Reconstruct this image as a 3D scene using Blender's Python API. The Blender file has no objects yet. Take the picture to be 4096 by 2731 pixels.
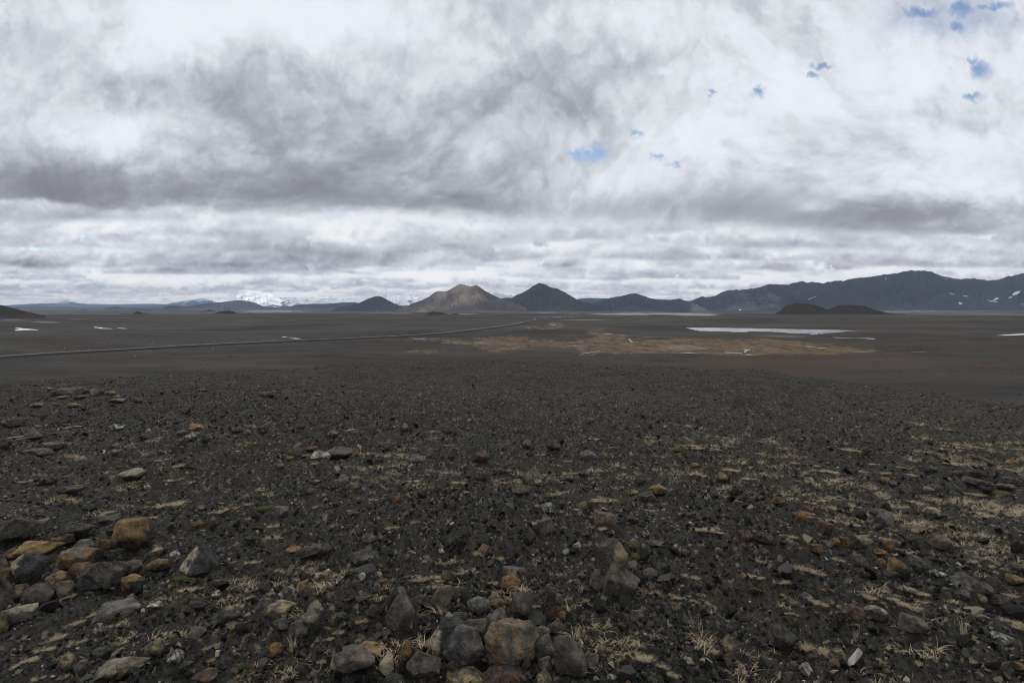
import bpy, math, random, time
import numpy as np
from mathutils import Vector
T0 = time.time()
# ---------------------------------------------------------------- camera, world, sun, exposure
sc = bpy.context.scene
COL = sc.collection
F, CX, CY, HZ, EYE = 569.0, 512.0, 341.0, 304.5, 1.65
PIT = math.atan((CY - HZ) / F)
cam = bpy.data.objects.new("camera", bpy.data.cameras.new("camera"))
COL.objects.link(cam)
cam.location = (0, 0, EYE)
cam.rotation_euler = (math.pi / 2 - PIT, 0, 0)
cam.data.sensor_width = 36.0
cam.data.lens = 36.0 * F / 1024.0
cam.data.clip_start, cam.data.clip_end = 0.1, 200000
sc.camera = cam
SUN_EL, SUN_AZ = math.radians(38), math.radians(142)      # azimuth from +Y towards +X: behind the camera, to the right
SDIR = np.array([math.sin(SUN_AZ) * math.cos(SUN_EL), math.cos(SUN_AZ) * math.cos(SUN_EL), math.sin(SUN_EL)])
world = bpy.data.worlds.new("World"); sc.world = world; world.use_nodes = True
wn = world.node_tree.nodes; wl = world.node_tree.links
sk = wn.new("ShaderNodeTexSky"); sk.sky_type = "NISHITA"; sk.sun_disc = False
sk.sun_elevation = SUN_EL; sk.sun_rotation = SUN_AZ; sk.altitude = 500; sk.dust_density = 0; sk.ozone_density = 2
wl.new(sk.outputs[0], wn["Background"].inputs[0]); wn["Background"].inputs[1].default_value = 0.15
sun = bpy.data.objects.new("sun", bpy.data.lights.new("sun", "SUN")); COL.objects.link(sun)
sun.data.energy = 4.6; sun.data.angle = math.radians(.5); sun.data.color = (1, .955, .89)
sun.rotation_euler = Vector(SDIR).to_track_quat("Z", "Y").to_euler()
sc.view_settings.view_transform = "Standard"; sc.view_settings.look = "None"
sc.view_settings.exposure = 0; sc.view_settings.gamma = 1
sc.render.engine = "CYCLES"
sc.cycles.max_bounces = 4; sc.cycles.diffuse_bounces = 2; sc.cycles.glossy_bounces = 2
sc.cycles.volume_bounces = 0; sc.cycles.transparent_max_bounces = 6
sc.cycles.use_denoising = True; sc.cycles.filter_width = 1.0
sc.cycles.sample_clamp_indirect = 4

# ---------------------------------------------------------------- noise fields
def fld(n, beta, seed, kmin=1.0, kmax=1e9):
    r = np.random.RandomState(seed); g = np.fft.rfft2(r.randn(n, n).astype(np.float32))
    ky = np.fft.fftfreq(n)[:, None] * n; kx = np.fft.rfftfreq(n)[None, :] * n
    k = np.sqrt(kx * kx + ky * ky); k[0, 0] = 1
    w = k ** (-beta) * (k >= kmin) * (k < kmax); w[0, 0] = 0
    f = np.fft.irfft2(g * w, s=(n, n)); return (f / f.std()).astype(np.float32)
def bil(n, seed, k0=3, g=.52, no=7):
    s = 0; a = 1.
    for o in range(no):
        f = fld(n, 1.0, seed + o, kmin=k0 * 2 ** o * .8, kmax=k0 * 2 ** o * 2.0); s = s + a * np.sqrt(f * f + .02); a *= g
    return ((s - s.mean()) / s.std()).astype(np.float32)
def samp(Fd, u, v):
    n = Fd.shape[0]; u = np.asarray(u, np.float64); v = np.asarray(v, np.float64)
    x = (u % 1.0) * n; y = (v % 1.0) * n; i = np.floor(x).astype(np.int32); j = np.floor(y).astype(np.int32)
    a = (x - i); b = (y - j); i %= n; j %= n; i1 = (i + 1) % n; j1 = (j + 1) % n
    return (Fd[j, i] * (1 - a) + Fd[j, i1] * a) * (1 - b) + (Fd[j1, i] * (1 - a) + Fd[j1, i1] * a) * b
def ss(a, b, x):
    t = np.clip((x - a) / (b - a), 0, 1); return t * t * (3 - 2 * t)
NF = fld(1024, 1.7, 21, kmin=2); NG = fld(1024, 1.3, 22, kmin=6); NL = fld(512, 2.3, 23, kmin=2)

# ---------------------------------------------------------------- photograph coordinates (1024 x 682) <-> world
def ray(col, row):
    col = np.asarray(col, float); row = np.asarray(row, float)
    x = (col - CX) / F; y = (CY - row) / F
    d = np.stack([x, math.cos(PIT) + y * math.sin(PIT), y * math.cos(PIT) - math.sin(PIT)], -1)
    return d
def proj(x, y, z):
    z = z - EYE; f = y * math.cos(PIT) - z * math.sin(PIT); u = y * math.sin(PIT) + z * math.cos(PIT)
    f = np.where(f > .05, f, .05)
    return CX + F * x / f, CY - F * u / f
def PX(k, cx, cy):
    """crop coordinates noted while studying the photo -> 1024 x 682 view"""
    i = int(k[1:]) - 1
    y0, s = {"h": (1050, 2.297), "m": (1450, 2.297), "b": (2050, 2.297)}[k[0]]
    return (1024 * i + cx / s) / 4.0, (y0 + cy / s) * 682.0 / 2731.0

# ---------------------------------------------------------------- object helpers
def tag(o, label=None, cat=None, group=None, kind=None):
    if label: o["label"] = label
    if cat: o["category"] = cat
    if group: o["group"] = group
    if kind: o["kind"] = kind
    return o
def mesh_obj(name, V, faces, mat=None, parent=None, smooth=True, attrs=None):
    """V (n,3), faces: (m,3) or (m,4) int array"""
    me = bpy.data.meshes.new(name); V = np.asarray(V, np.float32); faces = np.asarray(faces, np.int32)
    k = faces.shape[1]; m = len(faces)
    me.vertices.add(len(V)); me.vertices.foreach_set("co", V.ravel())
    me.loops.add(m * k); me.loops.foreach_set("vertex_index", faces.ravel())
    me.polygons.add(m); me.polygons.foreach_set("loop_start", np.arange(0, m * k, k, dtype=np.int32))
    me.polygons.foreach_set("use_smooth", np.full(m, smooth, bool))
    for an, (ty, arr) in (attrs or {}).items():
        a = me.attributes.new(an, ty, "POINT")
        arr = np.asarray(arr, np.float32)
        a.data.foreach_set("value" if ty == "FLOAT" else "color", arr.ravel())
    me.update(calc_edges=True)
    if mat: me.materials.append(mat)
    o = bpy.data.objects.new(name, me); COL.objects.link(o)
    if parent: o.parent = parent
    return o
def grid_faces(nu, nv, wrap=False):
    i, j = np.meshgrid(np.arange(nv - 1), np.arange(nu if wrap else nu - 1), indexing="ij")
    a = i * nu + j; b = i * nu + (j + 1) % nu
    return np.stack([a, b, b + nu, a + nu], -1).reshape(-1, 4)
class NT:
    """small node-tree writer"""
    def __init__(s, name):
        s.m = bpy.data.materials.new(name); s.m.use_nodes = True; s.t = s.m.node_tree; s.n = s.t.nodes; s.l = s.t.links
        s.b = s.n["Principled BSDF"]; s.out = s.n["Material Output"]
    def new(s, ty, ins=None, **kw):
        nd = s.n.new(ty)
        for k, v in kw.items(): setattr(nd, k, v)
        for k, v in (ins or {}).items(): s.set(nd.inputs[k], v)
        return nd
    def set(s, sock, v):
        if hasattr(v, "outputs"): v = v.outputs[0]
        if isinstance(v, bpy.types.NodeSocket): s.l.new(v, sock)
        else: sock.default_value = v
    def math(s, op, a, b=None, c=None, clamp=False):
        nd = s.n.new("ShaderNodeMath"); nd.operation = op; nd.use_clamp = clamp
        s.set(nd.inputs[0], a)
        if b is not None: s.set(nd.inputs[1], b)
        if c is not None: s.set(nd.inputs[2], c)
        return nd.outputs[0]
    def mix(s, f, a, b, mode="MIX"):
        nd = s.n.new("ShaderNodeMix"); nd.data_type = "RGBA"; nd.blend_type = mode; nd.clamp_factor = True
        s.set(nd.inputs[0], f)
        s.set(nd.inputs[6], a if not isinstance(a, tuple) else (*a, 1)[:4]); s.set(nd.inputs[7], b if not isinstance(b, tuple) else (*b, 1)[:4])
        return nd.outputs[2]
    def noise(s, vec, scale, detail=4, rough=.55, w=None):
        nd = s.new("ShaderNodeTexNoise", {"Scale": scale, "Detail": detail, "Roughness": rough, "Vector": vec}); return nd.outputs[0]
    def ramp(s, v, a, b, clamp=True):
        nd = s.new("ShaderNodeMapRange", {0: v, 1: a, 2: b}); nd.clamp = clamp; return nd.outputs[0]
    def attr(s, name, out=2):
        nd = s.n.new("ShaderNodeAttribute"); nd.attribute_name = name; return nd.outputs[out]
    def pos(s): return s.n.new("ShaderNodeNewGeometry").outputs["Position"]
    def obj(s): return s.n.new("ShaderNodeTexCoord").outputs["Object"]
    def scale(s, v, x, y, z):
        nd = s.n.new("ShaderNodeVectorMath"); nd.operation = "MULTIPLY"; s.set(nd.inputs[0], v); nd.inputs[1].default_value = (x, y, z); return nd.outputs[0]
    def bump(s, h, strength, dist):
        nd = s.new("ShaderNodeBump", {"Strength": strength, "Distance": dist, "Height": h}); return nd.outputs[0]
    def fin(s, color=None, rough=.9, normal=None, spec=.3):
        if color is not None: s.set(s.b.inputs["Base Color"], color if not isinstance(color, tuple) else (*color, 1)[:4])
        s.set(s.b.inputs["Roughness"], rough); s.b.inputs["Specular IOR Level"].default_value = spec
        if normal is not None: s.l.new(normal, s.b.inputs["Normal"])
        return s.m
def lin(c):
    c = np.asarray(c, np.float64); return np.where(c <= .04045, c / 12.92, ((c + .055) / 1.055) ** 2.4)
def simple(name, col, rough=.6, spec=.4, metal=0.0):
    n = NT(name); m = n.fin(col, rough, spec=spec); n.b.inputs["Metallic"].default_value = metal; return m
HAZE, HTOP = 3.3e-5, 900.0
# ---------------------------------------------------------------- the shape of the land
PLAIN = 25.0                      # metres the plain lies below the eye
def at_plain(col, row, below=PLAIN):
    d = ray(col, row); t = -below / d[..., 2]; return d[..., 0] * t, d[..., 1] * t
NS = fld(512, 1.7, 25, kmin=2, kmax=34)
MOUNDS = []                       # (x, y, rx, ry, height)
for k, cx, cy, wpx, dep, h in [("h2", 700, 850, 60, 25, 1.5), ("h3", 300, 812, 75, 26, 2.2), ("h3", 1500, 852, 110, 22, 1.6), ("h4", 1450, 700, 90, 60, 1.7),
        ("h2", 900, 560, 130, 150, 3.0), ("h3", 350, 640, 60, 50, 1.5), ("h4", 1500, 800, 120, 22, 1.2), ("h1", 1500, 640, 150, 80, 2.0), ("h1", 700, 700, 90, 40, 1.3),
        ("h3", 2000, 520, 120, 150, 4.0), ("h4", 1300, 530, 150, 150, 4.0), ("h2", 1500, 640, 50, 50, 1.5)]:
    c, r = PX(k, cx, cy); x, y = at_plain(c, r); MOUNDS.append((float(x), float(y), wpx * .6 * float(y) / F, dep, h))
LAKE = [("h3", 1596, 604), ("h3", 1660, 600), ("h3", 2000, 604), ("h3", 2352, 610), ("h4", 500, 619), ("h4", 700, 624), ("h4", 842, 635), ("h4", 790, 633), ("h4", 700, 639),
        ("h4", 640, 648), ("h4", 520, 660), ("h4", 400, 664), ("h4", 200, 652), ("h4", 50, 640), ("h3", 2200, 635), ("h3", 2120, 644), ("h3", 1980, 638), ("h3", 1900, 634), ("h3", 1730, 632), ("h3", 1670, 620)]
ROAD = [("h1", -700, 900), ("h1", -300, 872), ("h1", 0, 850), ("h1", 330, 828), ("h1", 600, 812), ("h1", 1060, 788), ("h1", 1400, 769), ("h1", 1700, 752), ("h1", 2352, 722), ("h2", 370, 706), ("h2", 960, 682), ("h2", 1500, 655),
        ("h2", 1900, 620), ("h2", 2352, 565), ("h3", 130, 536), ("h3", 262, 519)]
def catmull(P, n=14):
    P = np.asarray(P, float); P = np.vstack([2 * P[0] - P[1], P, 2 * P[-1] - P[-2]]); out = []
    for i in range(1, len(P) - 2):
        t = np.linspace(0, 1, n, endpoint=False)[:, None]; a, b, c, d = P[i - 1], P[i], P[i + 1], P[i + 2]
        out.append(.5 * (2 * b + (c - a) * t + (2 * a - 5 * b + 4 * c - d) * t * t + (3 * b - a - 3 * c + d) * t ** 3))
    out.append(P[-2][None]); return np.vstack(out)
RP = np.array([at_plain(*PX(*p), below=PLAIN - 1.4) for p in ROAD]).reshape(-1, 2)
RP = np.vstack([RP, RP[-1] + [60, 190], RP[-1] + [40, 420], RP[-1] + [-60, 700]])
RP = catmull(RP)
def road_dist(x, y):
    best = np.full(x.shape, 1e9)
    for a, b in zip(RP[:-1], RP[1:]):
        d = b - a; L = d @ d; t = np.clip(((x - a[0]) * d[0] + (y - a[1]) * d[1]) / L, 0, 1)
        best = np.minimum(best, np.hypot(x - a[0] - t * d[0], y - a[1] - t * d[1]))
    return best
def inside(poly, x, y):
    r = np.zeros(np.shape(x), bool); n = len(poly)
    for i in range(n):
        x1, y1 = poly[i]; x2, y2 = poly[(i + 1) % n]
        if y1 == y2: continue
        c = ((y1 > y) != (y2 > y)) & (x < (x2 - x1) * (y - y1) / (y2 - y1) + x1); r ^= c
    return r
lkc = np.array([at_plain(*PX(*p), below=PLAIN) for p in LAKE]).reshape(-1, 2)
def ground_z(x, y, fine=True):
    x = np.asarray(x, float); y = np.asarray(y, float); r = np.hypot(x, y) + 1e-6
    col = CX + F * x / np.where(y > .2 * r, y, .2 * r)
    de = np.interp(col, [-300, 0, 300, 560, 760, 900, 1024, 1400], [30, 31, 34, 40, 28, 22, 18, 17])
    de = de * (1 + .05 * samp(NL, x / 60, y / 60))
    u = np.maximum(r - de, 0); w = 14.0
    near = EYE + .06 * r + .11 * np.where(u < w, u * u / (2 * w), u - w / 2)
    m = 0
    for mx, my, rx, ry, h in MOUNDS: m = m + h * np.exp(-((x - mx) / rx) ** 2 - ((y - my) / ry) ** 2)
    fa = ss(120, 400, r)
    und = 1.0 * samp(NL, x / 1400 + .2, y / 900 + .1) * fa + .22 * samp(NS, x / 420, y / 260) * fa
    lk = np.exp(-(((x - lkc[:, 0].mean()) / 150) ** 2 + ((y - lkc[:, 1].mean()) / 70) ** 2) * .7)
    plain = PLAIN - (m + und) * (1 - ss(.35, .75, lk)) + .0 * lk
    rd = np.full(x.shape, 1e3); sel = (r > 130) & (r < 1900) & (y > 0)
    if sel.any(): rd[sel] = road_dist(x[sel], y[sel])
    plain = plain + (PLAIN - plain) * ss(30, 14, rd)
    big = ss(1750, 3000, r)
    plain = plain + big * (47 - 7 * samp(NL, x / 9000, y / 5000) - 2 * samp(NF, x / 3500, y / 1800))
    k = 2.5; hh = np.clip(.5 + .5 * (plain - near) / k, 0, 1)
    d = plain * (1 - hh) + near * hh - k * hh * (1 - hh)
    if fine:
        nf = ss(60, 12, r)
        d = d - nf * (.10 * samp(NF, x / 14, y / 14) + .014 * samp(NG, x / 3.1, y / 3.1)) - ss(300, 30, r) * .12 * samp(NF, x / 60, y / 40) * ss(3, 15, r)
    return EYE - d
def hit(col, row):
    """ground point under a pixel (bisection on the first crossing)"""
    d = ray(col, row); ts = np.geomspace(1.2, 60000, 900)
    X = d[0] * ts; Y = d[1] * ts; Z = EYE + d[2] * ts; g = ground_z(X, Y)
    i = np.argmax(Z < g)
    if i == 0: return None
    a, b = ts[i - 1], ts[i]
    for _ in range(12):
        m = (a + b) / 2; gm = ground_z(np.array([d[0] * m]), np.array([d[1] * m]))[0]
        if EYE + d[2] * m < gm: b = m
        else: a = m
    x, y = d[0] * b, d[1] * b
    return float(x), float(y), float(ground_z(np.array([x]), np.array([y]))[0])
HITC = {}
def hits(cols, rows):
    return [hit(c, r) for c, r in zip(cols, rows)]

# regions of the ground, outlined in the photograph's pixels
def poly(*pts): return [PX(*p) for p in pts]
MARSH = [poly(("h2", 1420, 690), ("h2", 1650, 700), ("h2", 1900, 712), ("h2", 2100, 692), ("h2", 2352, 682), ("h3", 120, 690), ("h3", 180, 715), ("h3", 560, 712), ("h3", 790, 688), ("h3", 640, 650), ("h3", 700, 632), ("h3", 850, 635), ("h3", 960, 662),
              ("h3", 1150, 692), ("h3", 1500, 700), ("h3", 2352, 703), ("h4", 60, 706), ("h4", 330, 735), ("h4", 560, 765), ("h4", 900, 785), ("h4", 1000, 800), ("h4", 900, 822), ("h4", 600, 842), ("h4", 300, 850), ("h4", 0, 852),
              ("h3", 2000, 856), ("h3", 1800, 842), ("h3", 1300, 832), ("h3", 1000, 842), ("h3", 800, 815), ("h3", 640, 862), ("h3", 560, 800), ("h3", 300, 775), ("h3", 0, 805), ("h2", 2300, 812), ("h2", 2050, 790), ("h2", 1950, 748), ("h2", 1700, 728), ("h2", 1420, 708)),
         poly(("h3", 320, 556), ("h3", 450, 552), ("h3", 520, 592), ("h3", 300, 606), ("h3", 60, 604), ("h3", 120, 590), ("h3", 340, 584)),
         poly(("h2", 1250, 805), ("h2", 1500, 803), ("h2", 1800, 818), ("h2", 1500, 822)),
         poly(("h3", 700, 606), ("h3", 830, 606), ("h3", 860, 624), ("h3", 760, 618))]
GREENER = [poly(("h3", 1880, 800), ("h3", 2352, 770), ("h4", 300, 765), ("h4", 900, 790), ("h4", 900, 815), ("h4", 300, 846), ("h3", 2000, 856)), poly(("h3", 60, 790), ("h3", 200, 785), ("h3", 160, 805), ("h3", 40, 810)), poly(("h3", 900, 800), ("h3", 1080, 800), ("h3", 1000, 822), ("h3", 880, 820))]
RUSTY = [(("h4"), 600, 950, 170, 14, 1.0), ("h4", 1500, 960, 130, 12, .9), ("h3", 1100, 905, 120, 6, .8), ("h3", 1400, 690, 55, 3, 1.2), ("h4", 900, 660, 60, 7, .5), ("h2", 1300, 790, 50, 6, .5), ("h4", 700, 740, 60, 5, .6), ("h4", 500, 720, 50, 5, .6), ("h1", 600, 700, 70, 5, .35), ("h1", 900, 890, 60, 4, .3), ("h4", 1500, 650, 60, 6, .4), ("h4", 800, 465, 40, 3, .5), ("h2", 1700, 1000, 120, 14, .35)]
PALE = [("h3", 1300, 470, 70, 1.1, 1.0), ("h3", 1000, 474, 30, .8, .8), ("h3", 1680, 480, 26, 1.1, 1.0), ("h2", 150, 448, 34, 1.2, .9), ("h2", 1500, 436, 60, .9, .7), ("h2", 1300, 466, 16, .7, .5), ("h4", 1500, 436, 60, .9, .9), ("h4", 2200, 428, 40, .9, .9), ("h4", 1200, 455, 40, .6, .6),  # pale sand; the far strips also carry sunlit patches as colour
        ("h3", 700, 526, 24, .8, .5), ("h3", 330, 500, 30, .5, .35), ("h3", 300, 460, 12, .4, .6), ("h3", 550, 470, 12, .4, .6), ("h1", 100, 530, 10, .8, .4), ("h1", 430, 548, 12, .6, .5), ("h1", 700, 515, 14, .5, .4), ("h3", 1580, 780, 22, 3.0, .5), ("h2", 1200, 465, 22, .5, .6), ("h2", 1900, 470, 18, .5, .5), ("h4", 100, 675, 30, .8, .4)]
def build_ground():
    th = np.concatenate([np.radians(np.linspace(-180, -49, 50, endpoint=False)), np.radians(np.arange(-49, 49.01, .13)), np.radians(np.linspace(49, 180, 50, endpoint=False)[1:])])
    r = [0.25]
    while r[-1] < 25500:
        q = r[-1]; r.append(q * (1.08 if q < 1.4 else 1.0105 if q < 40 else 1.0125 if q < 2500 else 1.02))
    r = np.array(r); R, TH = np.meshgrid(r, th, indexing="ij"); X = R * np.sin(TH); Y = R * np.cos(TH)
    Z = ground_z(X, Y); nu, nv = len(th), len(r)
    C, Rw = proj(X, Y, Z); vis = (Y > 100) & (np.abs(C - 512) < 700)
    Cw = C + 3.0 * samp(NF, X / 160, Y / 300); Rr = Rw + .9 * samp(NF, X / 120 + .4, Y / 200) + .5 * samp(NG, X / 60, Y / 90)
    marsh = np.zeros(X.shape); green = np.zeros(X.shape); rust = np.zeros(X.shape); pale = np.zeros(X.shape)
    for p in MARSH:
        for dc, dr in ((0, 0), (2, 0), (-2, 0), (0, .5), (0, -.5)): marsh = marsh + .2 * (inside(p, Cw + dc, Rr + dr) & vis)
    for p in GREENER: green[inside(p, Cw, Rr) & vis] = 1
    marsh = np.clip(marsh, 0, 1) * np.clip(.92 + .25 * samp(NG, X / 90, Y / 200), 0, 1)
    for k, cx, cy, a, b, v in RUSTY:
        c, q = PX(k, cx, cy); rust = np.maximum(rust, v * np.exp(-((C - c) / a) ** 2 - ((Rw - q) / b) ** 2) * (Y > 40))
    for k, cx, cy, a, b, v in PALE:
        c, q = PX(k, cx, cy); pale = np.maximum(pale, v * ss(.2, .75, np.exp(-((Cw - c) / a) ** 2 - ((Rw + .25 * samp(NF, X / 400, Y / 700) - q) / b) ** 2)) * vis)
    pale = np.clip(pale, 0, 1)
    V = np.stack([X, Y, Z], -1).reshape(-1, 3); Fc = grid_faces(nu, nv, wrap=True)[:, ::-1]
    V = np.vstack([V, [[0, 0, float(ground_z(np.array([0.]), np.array([0.]))[0])]]])
    att = {}
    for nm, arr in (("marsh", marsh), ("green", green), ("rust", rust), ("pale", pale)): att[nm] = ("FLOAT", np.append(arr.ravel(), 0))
    n = NT("volcanic_ground"); P = n.pos()
    dist = n.new("ShaderNodeVectorMath", {0: P}, operation="LENGTH").outputs["Value"]
    nearf = n.ramp(dist, 30, 8); nearm = n.ramp(dist, 120, 25)
    big = n.noise(n.scale(P, .05, .09, .05), 1, 6, .6); mid = n.noise(P, .9, 6, .62); fine = n.noise(P, 16, 5, .7)
    base = n.mix(n.ramp(big, .35, .65), (.034, .0328, .0295), (.053, .0497, .043))
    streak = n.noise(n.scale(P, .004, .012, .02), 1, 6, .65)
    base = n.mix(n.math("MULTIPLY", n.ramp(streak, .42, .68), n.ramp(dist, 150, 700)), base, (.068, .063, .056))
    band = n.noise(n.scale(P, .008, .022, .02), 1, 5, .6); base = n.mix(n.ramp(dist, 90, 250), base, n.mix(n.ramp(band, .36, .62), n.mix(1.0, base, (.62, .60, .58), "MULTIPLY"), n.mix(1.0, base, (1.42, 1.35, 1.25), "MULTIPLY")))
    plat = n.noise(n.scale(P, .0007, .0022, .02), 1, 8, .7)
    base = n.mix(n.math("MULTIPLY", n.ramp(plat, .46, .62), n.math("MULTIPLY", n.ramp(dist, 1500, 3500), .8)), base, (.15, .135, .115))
    soil = n.math("MULTIPLY", n.ramp(mid, .50, .66), n.math("ADD", n.math("MULTIPLY", nearm, .55), .30))
    base = n.mix(soil, base, (.076, .056, .033))
    v1 = n.new("ShaderNodeTexVoronoi", {"Vector": P, "Scale": 42.0}); v2 = n.new("ShaderNodeTexVoronoi", {"Vector": P, "Scale": 24.0})
    v3 = n.new("ShaderNodeTexVoronoi", {"Vector": n.scale(P, 1, .5, 1), "Scale": 1.6})
    val1 = n.new("ShaderNodeSeparateColor", {0: v1.outputs["Color"]}); val2 = n.new("ShaderNodeSeparateColor", {0: v2.outputs["Color"]}); val3 = n.new("ShaderNodeSeparateColor", {0: v3.outputs["Color"]})
    base = n.mix(n.math("MULTIPLY", nearm, .55), base, n.mix(val1.outputs[0], (.015, .0147, .0135), (.064, .061, .054)), "MIX")
    base = n.mix(n.math("MULTIPLY", n.math("MULTIPLY", n.ramp(val1.outputs[1], .93, .97), nearm), .55), base, (.30, .255, .18))
    base = n.mix(n.math("MULTIPLY", n.math("MULTIPLY", n.ramp(val2.outputs[1], .95, .97), nearm), .5), base, (.24, .20, .15))
    fleck = n.math("MULTIPLY", n.ramp(val3.outputs[1], .975, .985), n.ramp(v3.outputs["Distance"], .22, .14))
    base = n.mix(n.math("MULTIPLY", fleck, n.math("MULTIPLY", n.ramp(dist, 15, 40), .45)), base, (.20, .18, .15))
    mn = n.noise(n.scale(P, .16, .05, .1), 1, 7, .75); mn2 = n.noise(n.scale(P, .05, .02, .1), 1, 5, .6)
    mcol = n.mix(n.ramp(mn, .38, .62), (.080, .055, .032), (.205, .142, .080))
    mcol = n.mix(n.math("MULTIPLY", n.math("MULTIPLY", n.attr("green"), .7), n.ramp(mn2, .40, .55)), mcol, (.15, .125, .045))
    mcol = n.mix(n.math("MULTIPLY", n.ramp(mn, .40, .34), .6), mcol, (.055, .042, .030))
    base = n.mix(n.math("MULTIPLY", n.attr("rust"), n.ramp(n.noise(n.scale(P, .04, .03, .05), 1, 6, .6), .3, .6)), base, (.074, .048, .034))
    base = n.mix(n.ramp(n.math("ADD", n.attr("marsh"), n.math("MULTIPLY", n.math("SUBTRACT", mn, .5), 1.3)), .20, .85), base, mcol)
    base = n.mix(n.math("MULTIPLY", n.attr("pale"), n.ramp(plat, .2, .5)), base, (.36, .325, .275))  # pale sand, with the sunlight of the far strips painted in
    hgt = n.math("ADD", n.math("MULTIPLY", v1.outputs["Distance"], -.5), n.math("MULTIPLY", fine, .6))
    b1 = n.bump(hgt, .9, .02)
    b2 = n.new("ShaderNodeBump", {"Strength": .8, "Distance": .5, "Height": n.noise(P, .8, 6, .7), "Normal": b1})
    mixn = n.new("ShaderNodeMix", {0: nearf}); mixn.data_type = "VECTOR"
    n.l.new(nearf, mixn.inputs[0]); n.l.new(b2.outputs[0], mixn.inputs[4]); n.l.new(b1, mixn.inputs[5])
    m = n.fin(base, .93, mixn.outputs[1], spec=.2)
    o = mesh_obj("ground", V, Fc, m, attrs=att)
    tag(o, kind="structure")
    # the middle of the fan, under the photographer
    me2 = np.arange(nu); ce = len(V) - 1
    V2 = np.vstack([V[:nu], V[ce:ce + 1]]); f2 = np.stack([me2, np.roll(me2, -1), np.full(nu, nu)], -1)
    import bmesh
    bm = bmesh.new(); bm.from_mesh(o.data); bm.verts.ensure_lookup_table()
    for a in range(nu): bm.faces.new((bm.verts[ce], bm.verts[(a + 1) % nu], bm.verts[a]))
    bm.to_mesh(o.data); bm.free()
    return o
GROUND = build_ground()
print("ground", time.time() - T0)

# ---------------------------------------------------------------- mountains and hills
def hill_mat(name, dark, light, scree, snow=0.0, snow_lo=.4, sc_=1.0, amt=.5):
    n = NT(name); P = n.pos(); h = n.attr("rel")
    big = n.noise(n.scale(P, .0016 * sc_, .0012 * sc_, .003 * sc_), 1, 8, .6)
    gul = n.noise(n.scale(P, .008 * sc_, .005 * sc_, .0050 * sc_), 1, 7, .65)
    c = n.mix(n.ramp(big, .35, .65), dark, light)
    c = n.mix(n.math("MULTIPLY", n.ramp(gul, .50, .66), amt), c, scree)
    if snow:
        s = n.math("ADD", n.math("MULTIPLY", h, 1.1), n.math("MULTIPLY", n.math("SUBTRACT", gul, .5), 2.2))
        s = n.math("ADD", s, n.math("MULTIPLY", n.math("SUBTRACT", big, .5), 1.2))
        c = n.mix(n.math("MULTIPLY", n.ramp(s, snow_lo, snow_lo + .12), snow), c, (.92, .93, .95))
    return n.fin(c, .95, spec=.15, normal=n.bump(n.noise(P, .02 * sc_, 8, .7), .5, 10.0 / sc_))
def gsmooth(a, s):
    k = np.exp(-.5 * (np.arange(-4 * s, 4 * s + 1) / s) ** 2); k /= k.sum(); return np.convolve(np.pad(a, 4 * s, mode="edge"), k, "valid")
HILLS = {}
def hill(name, pts, D, mat, slope=.55, base=72.0, nv=70, rough=.05, seed=0, step=.4, meander=.02, top_flat=0.0, asym=1.0, label=None, jag=.0, expo=1.25, minw=0, cliff=None):
    P = sorted(PX(*p) for p in pts); c = np.array([p[0] for p in P]); r = np.array([p[1] for p in P])
    cc = np.arange(c[0], c[-1] + step, step); rr = np.interp(cc, c, r)
    rr = gsmooth(rr, 2); rr = rr + jag * (.5 * samp(NG, cc / 90 + seed * .37, cc * 0 + .1) )
    az = (cc - CX) / F
    dist = D * (1 + meander * samp(NL, cc / 500 + seed * .3, cc * 0 + .5))
    d = ray(cc, rr); top = EYE + d[:, 2] / d[:, 1] * dist
    bz = EYE - base
    H = np.maximum(top - bz, .5)
    ends = np.minimum(1, np.minimum(cc - cc[0], cc[-1] - cc) / (max(6, .06 * (cc[-1] - cc[0]))))
    W = np.maximum(gsmooth(H, 14), .6 * H) / slope * 1.15 + minw
    v = np.concatenate([-np.linspace(1, 0, nv, endpoint=False) ** 1.3, [0], np.linspace(0, 1, nv // 3)[1:] ** 1.2])
    VV, CC = np.meshgrid(v, np.arange(len(cc)), indexing="ij")
    A = np.abs(VV); front = VV < 0
    ft = top_flat
    q = np.clip((A - ft) / (1 - ft), 0, 1); f = (1 - q) ** expo
    if cliff: f = np.where(q < cliff, 1 - .75 * q, f * (1 - .75 * cliff) / ((1 - cliff) ** expo)); f = np.clip(f, 0, 1)
    Y = dist[CC] + VV * W[CC] * np.where(front, 1, .9)
    X = az[CC] * Y
    arc = az[CC] * D / (H.max() * 5.0) + seed
    env = 4 * f * (1 - f)
    gl = samp(NF, arc * .9 + .12 * VV, VV * .16 + seed * .1) ; g2 = samp(NG, arc * 1.0 + .05 * VV, VV * .22)
    lowf = samp(NL, arc * .8, VV * .3)
    Z = bz + H[CC] * np.clip(f + env * (rough * -np.abs(gl) * 1.3 + rough * .5 * g2 + rough * 1.2 * lowf), 0, 1 - .5 * A)
    Z = np.where(A > .985, bz - 6, Z)
    V = np.stack([X, Y, Z], -1).reshape(-1, 3); rel = np.clip((Z - bz) / H.max(), 0, 1)
    o = mesh_obj(name, V, grid_faces(len(cc), len(v)), mat, attrs={"rel": ("FLOAT", rel.ravel())})
    tag(o, label, kind="structure")
    HILLS[label or name] = (V.reshape(len(v), len(cc), 3), cc, D)
    return o
M_far = hill_mat("far_hazed_rock", (.12, .15, .22), (.18, .21, .28), (.26, .28, .33), snow=.9, snow_lo=.62, sc_=.35)  # far rock paler and bluer, some distance haze put into the colour
M_table = hill_mat("snowy_table_rock", (.11, .13, .17), (.17, .19, .24), (.4, .43, .48), snow=1, snow_lo=.02, sc_=.45)
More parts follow.
